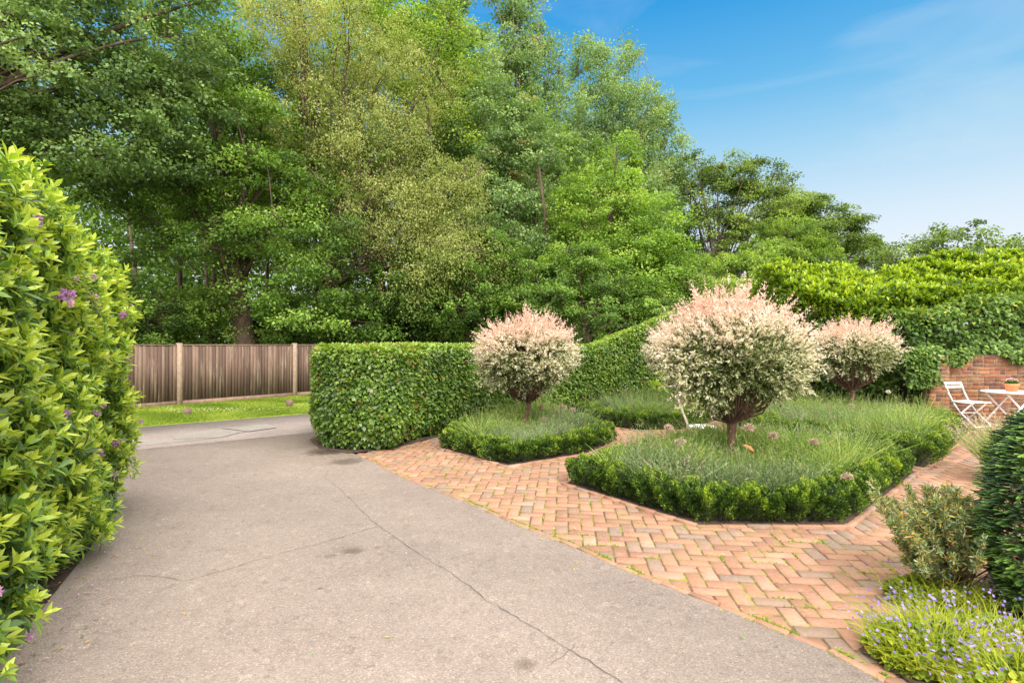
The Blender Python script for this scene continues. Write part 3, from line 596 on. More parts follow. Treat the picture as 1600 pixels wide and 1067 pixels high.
V, F, k = bigleaves(Pq-Nq*.10, nrm(unit(nn_)+Nq*.4+np.array((0, 0, -.1))), nrm(Nq+np.array((0, 0, .6))+unit(nn_)*.4), .11, .034, .3)
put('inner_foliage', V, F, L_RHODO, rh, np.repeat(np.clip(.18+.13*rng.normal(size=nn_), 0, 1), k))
core(RH, hr, .33, .3, rh, z0=.1)
fm_ = (Pp[:, 1] > 1.6) & (Pp[:, 1] < 5.3) & (Pp[:, 2] < 2.3); fl = Pp[fm_]; nf_ = Nn[fm_]
pick = rng.choice(len(fl), 95, replace=False)
for q in pick:
    c = fl[q]+nf_[q]*.085; m = 40; dd = nrm(unit(m)+nf_[q]*.6+np.array((0, 0, .2))); st = .3+.55*rng.random(); V, F = leaves(c+dd*.008*st+np.repeat(unit(8), 5, 0)*.026*st, dd, unit(m), .030*st, .020*st); put('flower_cluster', V, F, L_MAUVE, rh, np.clip(.15+.8*rng.random()*np.ones(m)+rng.normal(size=m)*.12, 0, 1))

# ================================================================ BOX EDGING
def ring_foliage(poly, wd, h, n, seed, L, label, visible=None):
    c = np.array(inset(poly, wd/2+.06)); q = np.roll(c, -1, 0); d = q-c; l = np.linalg.norm(d, axis=1); k = rng.choice(len(c), n, p=l/l.sum())
    t = rng.random(n); u_ = d[k]/l[k][:, None]; base = c[k]+d[k]*t[:, None]; side_ = np.stack((u_[:, 1], -u_[:, 0]), 1)
    # round the corners: blend neighbouring normals near the ends
    nn = np.stack((d[:, 1], -d[:, 0]), 1)/l[:, None]; pv = nrm(nn+np.roll(nn, 1, 0)); nx = np.roll(pv, -1, 0)
    dist0 = t*l[k]; dist1 = (1-t)*l[k]; w0 = np.clip(1-dist0/.3, 0, 1)[:, None]; w1 = np.clip(1-dist1/.3, 0, 1)[:, None]
    side_ = nrm(side_*(1-w0)*(1-w1)+pv[k]*w0+nx[k]*w1)
    th = pi*rng.random(n); cs, sn = np.cos(th), np.sin(th)
    lx = np.sign(cs)*np.abs(cs)**.55*wd/2; lz = sn**.6*h
    n3 = nrm(np.c_[side_*cs[:, None], sn*.9+.1]); P3 = np.c_[base+side_*lx[:, None], lz+.02]
    lump = fbm(P3*np.array((1, 1, 1.3)), 2.3, seed, 3); fine = fbm(P3, 6.5, seed+3, 2)
    P3 = P3+n3*(.065*lump+.040*fine-.05*rng.random(n)**1.5)[:, None]; P3[:, 2] = np.maximum(P3[:, 2], .02)
    tuck = np.clip((.09-P3[:, 2])/.09, 0, 1)*.07; P3[:, :2] -= side_*(np.sign(cs)*tuck)[:, None]
    o = empty('box_hedge', (c[:, 0].mean(), c[:, 1].mean(), 0), label, 'hedge', 'low box hedges round the beds')
    D = nrm(n3*.7+np.array((0, 0, .4))+unit(n)*.6); V, F = leaves(P3, D, nrm(unit(n)*.9+n3*.5+np.array((0, 0, .3))), L*(.8+.5*rng.random(n)), L*.55)
    put('foliage', V, F, L_BOX, o, np.clip(.34+.30*fine+.16*lump+.17*rng.normal(size=n)+.45*np.clip(P3[:, 2]/h-.6, 0, .5), 0, 1))  # lit tops and lumps painted into leaf tone, shaded sides left darker
    # inner twig core
    m = len(c); a_, b_ = inset(c, -(wd/2-.09)), inset(c, wd/2-.09); hh = h-.10
    V = np.r_[np.c_[a_, np.full(m, .02)], np.c_[a_, np.full(m, hh)], np.c_[b_, np.full(m, hh)], np.c_[b_, np.full(m, .02)]]
    F = np.array([(r*m+i, r*m+(i+1) % m, (r+1)*m+(i+1) % m, (r+1)*m+i) for r in range(3) for i in range(m)]); put('branches', V, F, CORE, o); return o
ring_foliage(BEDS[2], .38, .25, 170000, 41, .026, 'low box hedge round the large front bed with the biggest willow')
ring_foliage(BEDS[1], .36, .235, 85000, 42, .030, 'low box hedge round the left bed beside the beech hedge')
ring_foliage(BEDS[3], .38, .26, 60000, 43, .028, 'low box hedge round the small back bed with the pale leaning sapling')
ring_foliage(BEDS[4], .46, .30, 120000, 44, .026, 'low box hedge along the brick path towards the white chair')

# ================================================================ LAVENDER AND PERENNIALS
def lavender(poly, n_pl, seed, label, hgt=.42, green=None, per=170, short=None):
    pts = []; tries = 0; ip = inset(poly, .52)
    cand = randpoly(n_pl*30, ip)
    for c in cand:
        if len(pts) >= n_pl: break
        if all((c[0]-p[0])**2+(c[1]-p[1])**2 > .19**2 for p in pts): pts.append(c)
    pts = np.array(pts); np_ = len(pts)
    gz = fbm(np.c_[pts, pts[:, 0]*0], .42, seed, 2)
    if green is not None: gz = gz+green(pts)
    sc = .62+.62*rng.random(np_); C = np.repeat(pts, per, 0); n = len(C); S1 = np.repeat(sc, per); g = np.repeat(gz, per)
    a_ = rng.random(n)*6.28; r_ = np.sqrt(rng.random(n)); base = np.c_[C+np.c_[np.cos(a_), np.sin(a_)]*(r_*.09)[:, None], np.full(n, .02)+.16*rng.random(n)**1.5]
    D = nrm(np.c_[np.cos(a_)*r_*.95, np.sin(a_)*r_*.95, np.full(n, 1.)]+unit(n)*.25); sh_ = np.ones(np_) if short is None else short(pts); Ls = np.repeat(sh_, per)*hgt*S1*(.45+.55*rng.random(n))*np.where(g > .12, 1.12, .92)
    V, F, k = blades(base, D, Ls, np.where(g > .12, .010, .009), .18)
    pt = np.repeat(rng.normal(size=np_)*.17, per); tn = np.where(g > .12, np.clip(.58+.26*rng.random(n)+pt, .55, .9), np.clip(.10+.40*rng.random(n)+pt, 0, .5)); dry = rng.random(n) < .03+.12*np.clip(-np.repeat(fbm(np.c_[pts, pts[:, 0]*0], .9, seed+5, 2), per)-.25, 0, 1)*3; tn[dry] = .93+.07*rng.random(dry.sum())
    # short needles along the stems make the mound dense
    m = n*2; j = rng.integers(0, n, m*2); tt = rng.random(m*2)**.8*.9; Pn = base[j]+D[j]*(Ls[j]*tt)[:, None]+unit(m*2)*.012; Dn = nrm(D[j]*.35+unit(m*2)*.8+np.array((0, 0, .3)))
    V2, F2 = leaves(Pn, Dn, unit(m*2), .025+.03*rng.random(m*2), .0085)
    o = put('lavender', np.r_[V, V2], np.r_[F, F2+len(V)], L_LAV, tone=np.r_[np.repeat(tn, k), np.where(tn[j] > .92, tn[j], np.where(tn[j] > .52, np.clip(tn[j]+rng.normal(size=m*2)*.10, .54, .9), np.clip(tn[j]+rng.normal(size=m*2)*.12, 0, .5)))])
    tag(o, label, 'lavender', kind='stuff')
    # bud spikes
    ms = np_*13; j = rng.integers(0, n, ms); tip = base[j]+D[j]*(Ls[j])[:, None]*1.0; up_ = nrm(D[j]+np.array((0, 0, .8))); L2 = .06+.20*rng.random(ms)**1.5
    V, F, k = blades(tip-up_*.05, up_, L2+.05, .004, .1); tipp = tip+up_*L2[:, None]; rep = 9; T = np.repeat(tipp, rep, 0)-np.repeat(up_, rep, 0)*(rng.random(ms*rep)*.045)[:, None]
    Vb, Fb = leaves(T, nrm(unit(ms*rep)+np.repeat(up_, rep, 0)*1.1), unit(ms*rep), .011, .007)
    tb = np.where(np.repeat(rng.random(ms), rep) < .5, .5+.05*rng.random(ms*rep), .90+.1*rng.random(ms*rep))
    o2 = put('bud_spikes', np.r_[V, Vb], np.r_[F, Fb+len(V)], L_LAV, o, np.r_[np.repeat(np.full(ms, .6), k), tb])
    return pts
W2 = np.array((2.66, 6.6)); W1 = np.array((.17, 9.0)); W3 = np.array((6.95, 11.15)); W4 = np.array((3.72, 11.4))
lavender(BEDS[2], 170, 51, 'grey green and bright green lavender filling the large front bed', .52, lambda p: .8*np.exp(-((p[:, 0]-2.3)**2/2.2+(p[:, 1]-6.8)**2/.7))-.22, 120, lambda p: 1-.52*np.exp(-(((p[:, 0]-2.55)**2)/.45+((p[:, 1]-6.1)**2)/.5)))
lavender(BEDS[1], 80, 52, 'grey green lavender filling the left bed under the first willow', .46, lambda p: -.45+1.6*np.exp(-((p[:, 0]+.0)**2+(p[:, 1]-9.9)**2)/.5), 115, lambda p: 1-.5*np.exp(-(((p[:, 0]-.15)**2)/.35+((p[:, 1]-8.6)**2)/.6)))
lavender(BEDS[3], 65, 53, 'lavender mound in the small back bed beside the pale sapling', .5, lambda p: .1+0*p[:, 0], 95)
lavender(BEDS[4], 170, 54, 'pale green lavender with buff spikes in the right bed before the tall hedge', .50, lambda p: .02+0*p[:, 0], 100, lambda p: 1-.45*np.exp(-(((p[:, 0]-6.6)**2)/.6+((p[:, 1]-10.6)**2)/.8)))
# spreading dried heads
AL = [((1240, 655), 4), ((1272, 690), 2), ((1260, 660), 4), ((1300, 652), 4), ((1412, 636), 4), ((1286, 672), 4), ((1323, 745), 2), ((1170, 668), 2), ((1208, 680), 2), ((1045, 668), 2), ((1062, 690), 2), ((800, 668), 1), ((895, 640), 1), ((880, 636), 1), ((870, 642), 1), ((845, 636), 1), ((1388, 612), 4), ((1267, 612), 4), ((1330, 634), 4), ((850, 655), 1), ((960, 672), 3)]
dep = {1: 8.9, 2: 6.0, 3: 10.9, 4: 9.4}
for i, ((px, py), b) in enumerate(AL):
    d_ = dep[b]+(.0 if b != 4 else (.9 if py < 640 else -.2))+(.4 if b == 1 and py < 650 else 0); d_ = d_-.9 if (px, py) == (1323, 745) else d_
    c = P(px, py, d_); big = .042 if b in (2, 4) else .038
    if py == 612: big = .038
    gx = int(px)
    pos = {1: 'left bed', 2: 'front bed', 3: 'back bed', 4: 'right bed'}[b]
    lab = {612: 'pale round seed head on a tall thin stem in the right bed'}.get(py, 'fluffy buff pink allium seed head among the lavender of the '+pos)
    o = empty('allium', (c[0], c[1], 0), lab, 'allium', ('tall pale seed heads in the right bed' if py == 612 else 'allium seed heads in the '+pos))
    mb = MB(); mb.tube([(c[0]+rng.normal()*.03, c[1], 0), (c[0], c[1], c[2]*.6), (c[0], c[1], c[2])], [.004, .0035, .003], 5); mb.build('stem', L_GRASS, o)
    m = 260; dd = unit(m); sq = np.array((1.25, 1.25, .75))*(.8+.5*rng.random()); V, F = leaves(c+dd*.004, dd*sq, unit(m), big*(.5+.6*rng.random(m)), .005); V2, F2 = leaves(c+dd*sq*big*(.45+.65*rng.random((m, 1))), nrm(dd+unit(m)*.8), unit(m), .016, .011)
    put('flower_head', np.r_[V, V2], np.r_[F, F2+len(V)], L_BUFF if py != 612 else L_CREAM, o, rng.random(2*m))
# pale yellow-green flat heads in the left bed
# terracotta shard
c = P(1170, 719, 6.05); c[2] = .42
mb = MB(); mb.tube([c+np.array((-.06, 0, .045)), c+np.array((0, 0, .01)), c+np.array((.06, .01, -.04))], [.008, .028, .012], 7); o = mb.build('terracotta_shard', TERRA, origin=c); tag(o, 'orange terracotta shard lying in the lavender right of the big willow trunk', 'shard')

# ================================================================ DAPPLED WILLOWS
def willow(c2, R_, zc, hz_, ztop, n_sh, label, seed, trunk_r=.055, lean=(0, 0), leafs=46):
    c2 = np.array(c2); o = empty('willow_tree', (c2[0], c2[1], 0), label, 'tree', 'standard willows in the four beds')
    fork = np.array((c2[0]+lean[0], c2[1]+lean[1], .62)); C = np.array((c2[0]+lean[0], c2[1]+lean[1], zc))
    mb = MB(); zz = np.linspace(0, 1, 9); pts = np.array([lerp(np.array((c2[0], c2[1], -.02)), fork, t)+np.array((.012*math.sin(t*9), .01*math.cos(t*7), 0)) for t in zz])
    rad = trunk_r*(1.12-.25*zz)+.012*np.exp(-((zz-.9)/.12)**2); rad[-1] *= 1.15
    mb.tube(pts, rad, 12)
    for _ in range(11): q = unit(1)[0]; q[2] = abs(q[2])*.5; mb.tube([fork+q*.01, fork+q*trunk_r*1.35], [trunk_r*.7, trunk_r*.35], 7)
    mb.build('trunk', TWIG, o, smooth=True)
    # shoot directions: dense sphere, long upward wands at the top
    nd = unit(n_sh); nd[:, 2] = np.where(nd[:, 2] < 0, nd[:, 2]*.52, nd[:, 2]*.85)+.06; nd = nrm(nd)
    surf = C+nd*np.array((R_, R_, hz_)); up_ = np.clip(nd[:, 2], 0, 1); ln = .05+.13*rng.random(n_sh)+(ztop-zc-hz_)*1.3*up_**1.1*rng.random(n_sh)**1.5+.24*np.clip(np.abs(nd[:, 0])*1.2-.2, 0, 1)*rng.random(n_sh)**1.5
    lump = fbm(surf, 1.1, seed, 2)[:, None]*.13; surf = surf+nd*lump
    ln = ln+(rng.random(n_sh) < .07)*(.08+.16*rng.random(n_sh))*np.clip(nd[:, 2]+.6, 0, 1)
    wd = nrm(nd*np.array((1, 1, .9))+np.array((0, 0, .42))*np.clip(nd[:, 2:3]+.3, 0, 1)+unit(n_sh)*.16)
    start = fork+(surf-fork)*.04; tipp = surf+wd*ln[:, None]
    mb = MB(); order = rng.permutation(n_sh)[:90]
    for i in order:
        a, b = fork, surf[i]-nd[i]*.05; m = (a+b)/2+np.array((0, 0, -.05))+(b-a)*np.array((.12, .12, -.12)); m2 = lerp(m, b, .5)+unit(1)[0]*.02
        mb.tube([a, m, m2, b], [.015, .009, .005, .002], 5, cap=False)
    mb.build('branches', TWIG, o)
    # leafy wands
    per = leafs; i = np.repeat(np.arange(n_sh), per); m = len(i); t = rng.random(m)
    path0 = surf-nd*.24*R_-np.array((0, 0, .0)); s = t[:, None]; Pp = path0[i]*(1-s)+tipp[i]*s
    ax = nrm(tipp-path0)[i]; rad_ = unit(m); Pp = Pp+rad_*.006+np.sin(s*9+i[:, None])*.006
    inn = t < .55; Pp[inn] += unit(inn.sum())*.04
    D = nrm(ax*.9+rad_*.8+np.array((0, 0, .1))); sz = np.where(t > .8, .034, .050)*(.75+.5*rng.random(m))*(1.12-.5*np.clip((t-.8)/.2, 0, 1))
    gap = fbm(Pp, 2.4, seed+7, 2) < -.42-.5*(t > .7)
    Pp, D, sz, t, i = Pp[~gap], D[~gap], sz[~gap], t[~gap], i[~gap]; m = len(Pp)
    V, F = leaves(Pp, D, nrm(unit(m)+np.array((0, 0, .8))), sz, sz*.40)
    outward = np.linalg.norm((Pp-C)/np.array((R_, R_, hz_)), axis=1); hz3 = (Pp[:, 2]-C[2])/hz_
    wt = np.clip(.09+.30*np.clip(outward-.75, 0, .4)/.4+.34*np.clip(hz3+.1, 0, 1.2)+.3*np.clip(outward-1.05, 0, .3)/.3+.10*fbm(Pp, 2.5, seed+4, 2), .08, .97)
    pal = rng.random(m) < wt; hi = .50+.20*np.clip(hz3, -.5, 1.4)+.20*np.clip(outward-1.0, 0, .4)/.4+.07*rng.normal(size=m)
    tn = np.where(pal, np.clip(hi, .5, .95), .20+.13*rng.normal(size=m))
    put('crown', V, F, L_PINK, o, np.clip(tn, 0, .97)); return o
willow(W2, .655, 1.39, .50, 2.18, 2300, 'largest pink and cream dappled willow in the front bed', 61, .047, (.0, 0), 46)
willow(W1, .60, 1.34, .43, 2.10, 1800, 'pink tipped willow in the left bed near the beech hedge', 62, .036, (.10, 0), 42)
willow(W3, .62, 1.42, .38, 2.10, 1500, 'pink willow in the right bed in front of the dark tall hedge', 63, .05, (.02, 0), 38)
willow(W4, .70, 1.35, .5, 2.30, 1300, 'pink willow in the back bed half hidden behind the largest willow', 64, .05, (0, 0), 36)

# ================================================================ SMALL PLANTS
# pale leaning sapling
b0 = P(1072, 662, 9.75); b1 = P(1062, 632, 9.75); b2 = P(1055, 604, 9.75); b0[2] = 0; b0[0] += .04
sap = empty('magnolia_sapling', b0, 'slim leaning sapling with pale bark and large yellow green leaves', 'sapling')
mb = MB(); mb.tube([b0, P(1074, 662, 9.75), b1, b2], [.026, .024, .02, .016], 8)
ends = [P(1038, 590, 9.7), P(1028, 606, 9.6), P(1048, 580, 9.8), P(1070, 590, 9.7), P(1090, 622, 9.6), P(1100, 628, 9.5), P(1078, 620, 9.6)]
for q in ends: mb.tube([b2 if q[2] > .8 else b1, (b2+q)/2+np.array((0, 0, .02)), q], [.012, .008, .004], 6)
mb.build('trunk', plain('pale sapling bark', (.62, .55, .47), .8, .15, 30), sap)
E = np.repeat(np.array(ends), 14, 0); m = len(E); E = E+unit(m)*.10
V, F, k = bigleaves(E, nrm(unit(m)+np.array((0, 0, .1))), nrm(unit(m)*.6+np.array((0, 0, 1))), .12+.05*rng.random(m), .05, .2); put('crown', V, F, L_LAUREL, sap, np.repeat(np.clip(.6+.2*rng.normal(size=m), 0, 1), k))
# shallow white bird bath
bb = P(1097, 667, 9.2); o = empty('bird_bath', (bb[0], bb[1], 0), 'low white stone bird bath behind the lavender between the beds', 'bird bath')
mb = MB(); z = bb[2]; mb.lathe((bb[0], bb[1], 0), [(.001, z-.06), (.10, z-.06), (.2, z-.03), (.23, z+.015), (.215, z+.02), (.17, z-.01), (.001, z-.02)], 28); mb.build('bowl', plain('white stone', (.72, .70, .66), .7, .15, 20), o, smooth=True)
mb = MB(); mb.lathe((bb[0], bb[1], 0), [(.14, 0), (.14, .03), (.07, .06), (.06, z-.07), (.1, z-.055)], 24); mb.build('pedestal', bpy.data.materials['white stone'], o, smooth=True)

# yew at the right edge
yw = empty('yew_shrub', (2.98, 3.0, 0), 'dark clipped yew column at the right edge with feathery bright tips', 'shrub')
n = 6500; th = rng.random(n)*6.28; z = .04+1.13*rng.random(n); prof = .20+.13*np.sin(np.clip(z/1.2, 0, 1)*pi)**.8; prof = np.where(z > .9, prof*np.sqrt(np.clip(1-((z-.9)/.36)**2, .02, 1)), prof)
rr = prof*(1-.22*rng.random(n)**2)*(1+.12*fbm(np.c_[np.cos(th), np.sin(th), z*2], .8, 71)); YC = np.array((3.15, 3.10))
Pc = np.c_[YC[0]+np.cos(th)*rr, YC[1]+np.sin(th)*rr, z]; Dc = nrm(np.c_[np.cos(th), np.sin(th), np.full(n, .25)]+unit(n)*.4)
per = 34; i = np.repeat(np.arange(n), per); m = len(i); t = np.tile(np.linspace(0, 1, per), n); sd = np.where(np.tile(np.arange(per) % 2, n) == 0, 1, -1)[:, None]
Sx = nrm(np.cross(Dc, np.array((0, 0, 1.)))); Pn = Pc[i]+Dc[i]*(t*(.05+.06*rng.random(n))[i])[:, None]-np.array((0, 0, 1))*(t**2*.012)[:, None]
Dn = nrm(Sx[i]*sd*1.0+Dc[i]*.75+unit(m)*.12); V, F = leaves(Pn, Dn, nrm(Dc[i]*np.array((1, 1, 0))*.9+np.array((0, 0, .75))+unit(m)*.2), .019*(1.15-.5*t), .0048)
bri = np.repeat(np.clip(.36+.28*rng.normal(size=n)+.2*fbm(Pc, 2., 72, 2), 0, 1), per); put('foliage', V, F, L_YEW, yw, np.clip(bri+.35*t*(rng.random(n)[i] < .5)+.05*rng.normal(size=m), 0, 1))
mb = MB(); mb.lathe((YC[0], YC[1], 0), [(.12, .0), (.16, .4), (.16, .7), (.07, .95), (.001, 1.0)], 16); mb.build('branches', CORE, yw)

# wispy grey green shrub
SB = np.array((2.78, 3.42, 0)); sh = empty('spurge_shrub', SB, 'wispy grey green shrub with orange leaves leaning over the brick path', 'shrub')
tips = []; mb = MB()
for q in range(190):
    aq = rng.random()*6.28; rq = rng.random()**.5; tgt = P(1470+74*rq*math.cos(aq), 832-72*rq*math.sin(aq), 3.45+rng.normal()*.16); fx = (tgt[0]-SB[0]); 
    if q > 140: tgt = SB+np.array((rng.normal()*.25, .1+rng.normal()*.2, .35+.3*rng.random()))
    k = (tgt[2]-.18)/.5; a = SB+np.append(rng.normal(size=2)*.035, 0); m_ = lerp(a, tgt, .55)+np.array((.02, 0, -.03))+unit(1)[0]*.02
    mb.tube([a, m_, tgt], [.005, .0035, .0018], 4, cap=False); tips.append((a, m_, tgt))
mb.build('branches', TWIG, sh)
tp = np.array(tips); per = 110; i = np.repeat(np.arange(len(tp)), per); t = 1-.36*rng.random(len(i))**1.6; A, M, T = tp[i, 0], tp[i, 1], tp[i, 2]
Pn = np.where((t > .5)[:, None], M+(T-M)*((t-.5)*2)[:, None], A+(M-A)*(t*2)[:, None])+unit(len(i))*.012; ax = nrm(T-M)
V, F, k = bigleaves(Pn, nrm(ax*.6+unit(len(i))*.8), unit(len(i)), .027+.016*rng.random(len(i)), .0075, .1)
tn = rng.random(len(i))*.72; tn[t < .72] = tn[t < .72]*.5; rd = (rng.random(len(i)) < .24); tn[rd] = .78+.22*rng.random(rd.sum()); put('foliage', V, F, L_SHRUB, sh, np.repeat(tn, k))

# flowering ground cover at the lower right
def cover(cx, cy, rx, ry, h, n, label, seed, fl=.10, rot=0.):
    a_ = rng.random(n)*6.28; r_ = np.sqrt(rng.random(n)); x = np.cos(a_)*r_*rx; y = np.sin(a_)*r_*ry; dome = np.sqrt(np.clip(1-r_**2, 0, 1))
    X = cx+x*math.cos(rot)-y*math.sin(rot); Y = cy+x*math.sin(rot)+y*math.cos(rot)
    z = .02+h*dome*(.45+.55*rng.random(n))*(1+.25*fbm(np.c_[X, Y, X*0], 2.2, seed, 2)); Pp = np.c_[X, Y, z]
    o = empty('flowering_plant', (cx, cy, 0), label, 'plant')
    out_ = nrm(np.c_[X-cx, Y-cy, .15+0*X]); D = nrm(out_*.5+unit(n)*.8+np.array((0, 0, .2))); Ls = .012+.026*rng.random(n)**1.5
    V, F, k = bigleaves(Pp, D, nrm(unit(n)*.5+np.array((0, 0, 1.))), Ls, Ls*.9, .15, ((0, .3), (.3, .95), (.7, .9), (1, .2)))
    put('foliage', V, F, L_COVER, o, np.repeat(np.clip(.5+.2*rng.normal(size=n)+.2*fbm(Pp, 2, seed+1, 2), 0, 1), k))
    m = n//9; j = rng.integers(0, n, m); D = nrm(out_[j]*.8+unit(m)*.5+np.array((0, 0, .8))); Ls = .07+.12*rng.random(m); V, F, k = blades(Pp[j], D, Ls, .0028, .5); put('stems', V, F, L_COVER, o, np.repeat(.6+.3*rng.random(m), k))
    tips_ = (Pp[j]+D*Ls[:, None])[: int(m*fl*3.8)]; g = len(tips_); rep = 7; T = np.repeat(tips_, rep, 0); ups = np.repeat(nrm(unit(g)*.8+np.array((0, -.3, 1.))), rep, 0)
    an_ = np.tile(np.arange(rep)*2*pi/rep, g); t1 = nrm(np.cross(ups, unit(g*rep))); 
    rr_ = nrm(np.cross(ups, np.repeat(unit(g), rep, 0))); bb_ = np.cross(ups, rr_); Dp = rr_*np.cos(an_)[:, None]+bb_*np.sin(an_)[:, None]
    V, F = leaves(T, nrm(Dp+ups*.25), ups, .0078+.003*rng.random(g*rep), .0055); put('flowers', V, F, L_LILAC, o, np.clip(np.repeat(rng.random(g), rep)+.1*rng.normal(size=g*rep), 0, 1)); return o
cover(2.14, 2.73, .33, .26, .12, 9000, 'mound of yellow green ground cover with small lilac flowers beside the drive', 81, .07)
cover(2.46, 2.72, .42, .36, .10, 5600, 'low ragged plant with yellow stems in front of the yew', 82, .05)
cover(2.22, 2.28, .34, .26, .17, 5200, 'clump with larger violet flowers in the bottom right corner', 83, .10)
cover(2.62, 3.35, .30, .22, .08, 2600, 'small green weed patch below the wispy shrub', 84, .02)
cover(2.62, 2.30, .30, .3, .16, 2600, 'leafy violet flowered clump under the yew at the right edge', 85, .14)
# lavender clump behind the yew
lc = np.array((5.98, 6.2)); o = empty('lavender_clump', (lc[0], lc[1], 0), 'tall lavender clump with buff spikes behind the yew', 'plant')
n = 1500; a_ = rng.random(n)*6.28; r_ = np.sqrt(rng.random(n)); base = np.c_[lc+np.c_[np.cos(a_), np.sin(a_)]*(r_*.35)[:, None], np.full(n, .02)]; D = nrm(np.c_[np.cos(a_)*r_*.75, np.sin(a_)*r_*.75, np.ones(n)]+unit(n)*.15); Ls = .5+.3*rng.random(n)
V, F, k = blades(base, D, Ls, .006, .15); put('stems', V, F, L_LAV, o, np.repeat(.55+.3*rng.random(n), k))
tip = base+D*Ls[:, None]+D*np.array((1, 1, 0))*Ls[:, None]*.15; T = np.repeat(tip[:650], 14, 0)-np.repeat(D[:650], 14, 0)*(rng.random(650*14)*.09)[:, None]; V, F = leaves(T, unit(len(T)), unit(len(T)), .016, .009); put('flower_spikes', V, F, L_BUFF, o, .4+.6*rng.random(len(T)))

# ================================================================ BRICK WALL, TERRACE, FURNITURE
WX0, WX1, WY, WH = 8.44, 13.5, 11.05, 1.34
wall = empty('brick_wall', (WX0, WY, 0), 'old red brick garden wall under the overhanging hedge', 'wall')
def brick_wall_face(x0, x1, y, h, name, ztop=None):
    C_, L_ = [], []; course = .0755; nc = int(h/course)
    for r in range(nc):
        x = x0+(0 if r % 2 == 0 else -.1125/1); seq = 0
        while x < x1:
            ln = .215 if (seq+r) % 3 else .1025
            a, b = max(x, x0), min(x+ln, x1)
            if b-a > .03: C_.append(((a+b)/2, r*course+course/2+.06)); L_.append(b-a)
            x += ln+.01; seq += 1
    C_ = np.array(C_); n = len(C_); H = .1; V, F, k = brick_field(C_, np.zeros(n), np.array(L_), np.full(n, .0655), rng.normal(size=n)*.0025, H=H, bev=.005, tilt=.01)
    V = np.c_[V[:, 0], y-V[:, 2], V[:, 1]]; F = F[:, ::-1]
    put(name, V, F, M_WALLB, wall, np.repeat(np.clip(rng.beta(2, 2, n)+.0, 0, 1), k))
brick_wall_face(WX0+.36, WX1, WY, WH, 'brickwork')
brick_wall_face(WX0-.02, WX0+.36, WY-.11, WH-.02, 'pier')
mb = MB(); mb.box(((WX0+.3+WX1)/2, WY+.12, .69), (WX1-WX0-.3, .225, 1.38)); mb.build('mortar_core', M_MORTAR, wall)
mb = MB(); mb.box((WX0+.17, WY+.0, .68), (.365, .21, 1.36)); mb.build('pier_core', M_MORTAR, wall)
# terrace and step
TP = [(7.95, 10.05), (9.2, 9.75), (14, 9.75), (14, 11.2), (8.3, 11.2)]
ter = sheet('patio', TP, .052, M_JOINT, thick=.12)
tc_ = []
for r in range(14):
    for s in range(30): tc_.append((7.9+s*.225+(r % 2)*.11, 9.82+r*.1125))
tc_ = np.array(tc_); tc_ = tc_[inpoly(tc_, inset(TP, .06))]; n = len(tc_); V, F, k = brick_field(tc_, np.zeros(n), np.full(n, .215), np.full(n, .1025), .06+rng.normal(size=n)*.002); put('patio_bricks', V, F, M_PAVE, ter, np.repeat(rng.random(n), k))

def beam(mb, a, b, w_, h_):
    """flat bar of width w_ (sideways) and thickness h_ between two local points"""
    a, b = np.array(a, float), np.array(b, float); T = (b-a)/np.linalg.norm(b-a); A = np.array((0, 1., 0)); A = A-T*(A@T); A /= np.linalg.norm(A); B = np.cross(T, A)
    V = [p+A*w_/2*sx+B*h_/2*sy for p in (a, b) for sx, sy in ((-1, -1), (1, -1), (1, 1), (-1, 1))]
    mb.add(V, [(3, 2, 1, 0), (4, 5, 6, 7), (0, 1, 5, 4), (1, 2, 6, 5), (2, 3, 7, 6), (3, 0, 4, 7)])
def local(mb, loc, rz):
    c_, s_ = math.cos(rz), math.sin(rz); Vn = []
    for V in mb.V: Vn.append(np.stack((V[:, 0]*c_-V[:, 1]*s_, V[:, 0]*s_+V[:, 1]*c_, V[:, 2]), 1)+np.array(loc))
    mb.V = Vn; return mb
# folding chair: local x = facing direction, y = width
cb = P(1512, 660, 9.95); CL = (8.50, 10.12, .066); CR = math.atan2(-.97, .22)
ch_ = empty('folding_chair', CL, 'white folding slatted bistro chair beside the table at the wall', 'chair')
for s in (-1, 1):
    mb = MB(); pts = [(-.30, s*.19, .79), (-.235, s*.19, .61), (-.15, s*.19, .44), (-.02, s*.19, .26), (.27, s*.19, 0)]
    for a, b in zip(pts[:-1], pts[1:]): beam(mb, a, b, .012, .028)
    local(mb, CL, CR).build('back_leg_bar', WHITE, ch_)
    mb = MB(); beam(mb, (.19, s*.165, .44), (-.25, s*.165, 0), .012, .026); local(mb, CL, CR).build('front_leg_bar', WHITE, ch_)
for z, x in ((.775, -.297), (.705, -.27)):
    mb = MB(); mb.box((x, 0, z), (.014, .41, .048), 0, .5, .004); local(mb, CL, CR).build('back_slat', WHITE, ch_)
mb = MB()
for q in range(7): mb.box((-.14+q*.058, 0, .452), (.042, .40, .014), 0, .5, .003)
local(mb, CL, CR).build('seat', WHITE, ch_)
mb = MB(); beam(mb, (-.16, -.2, .44), (.24, -.2, .44), .012, .02); beam(mb, (-.16, .2, .44), (.24, .2, .44), .012, .02); local(mb, CL, CR).build('seat_frame', WHITE, ch_)
for x_, w_, z_ in ((.25, .19, .02), (-.235, .165, .02), (0, .19, .245)): mb = MB(); mb.tube([(x_, -w_, z_), (x_, w_, z_)], .008, 6); local(mb, CL, CR).build('stretcher', WHITE, ch_)
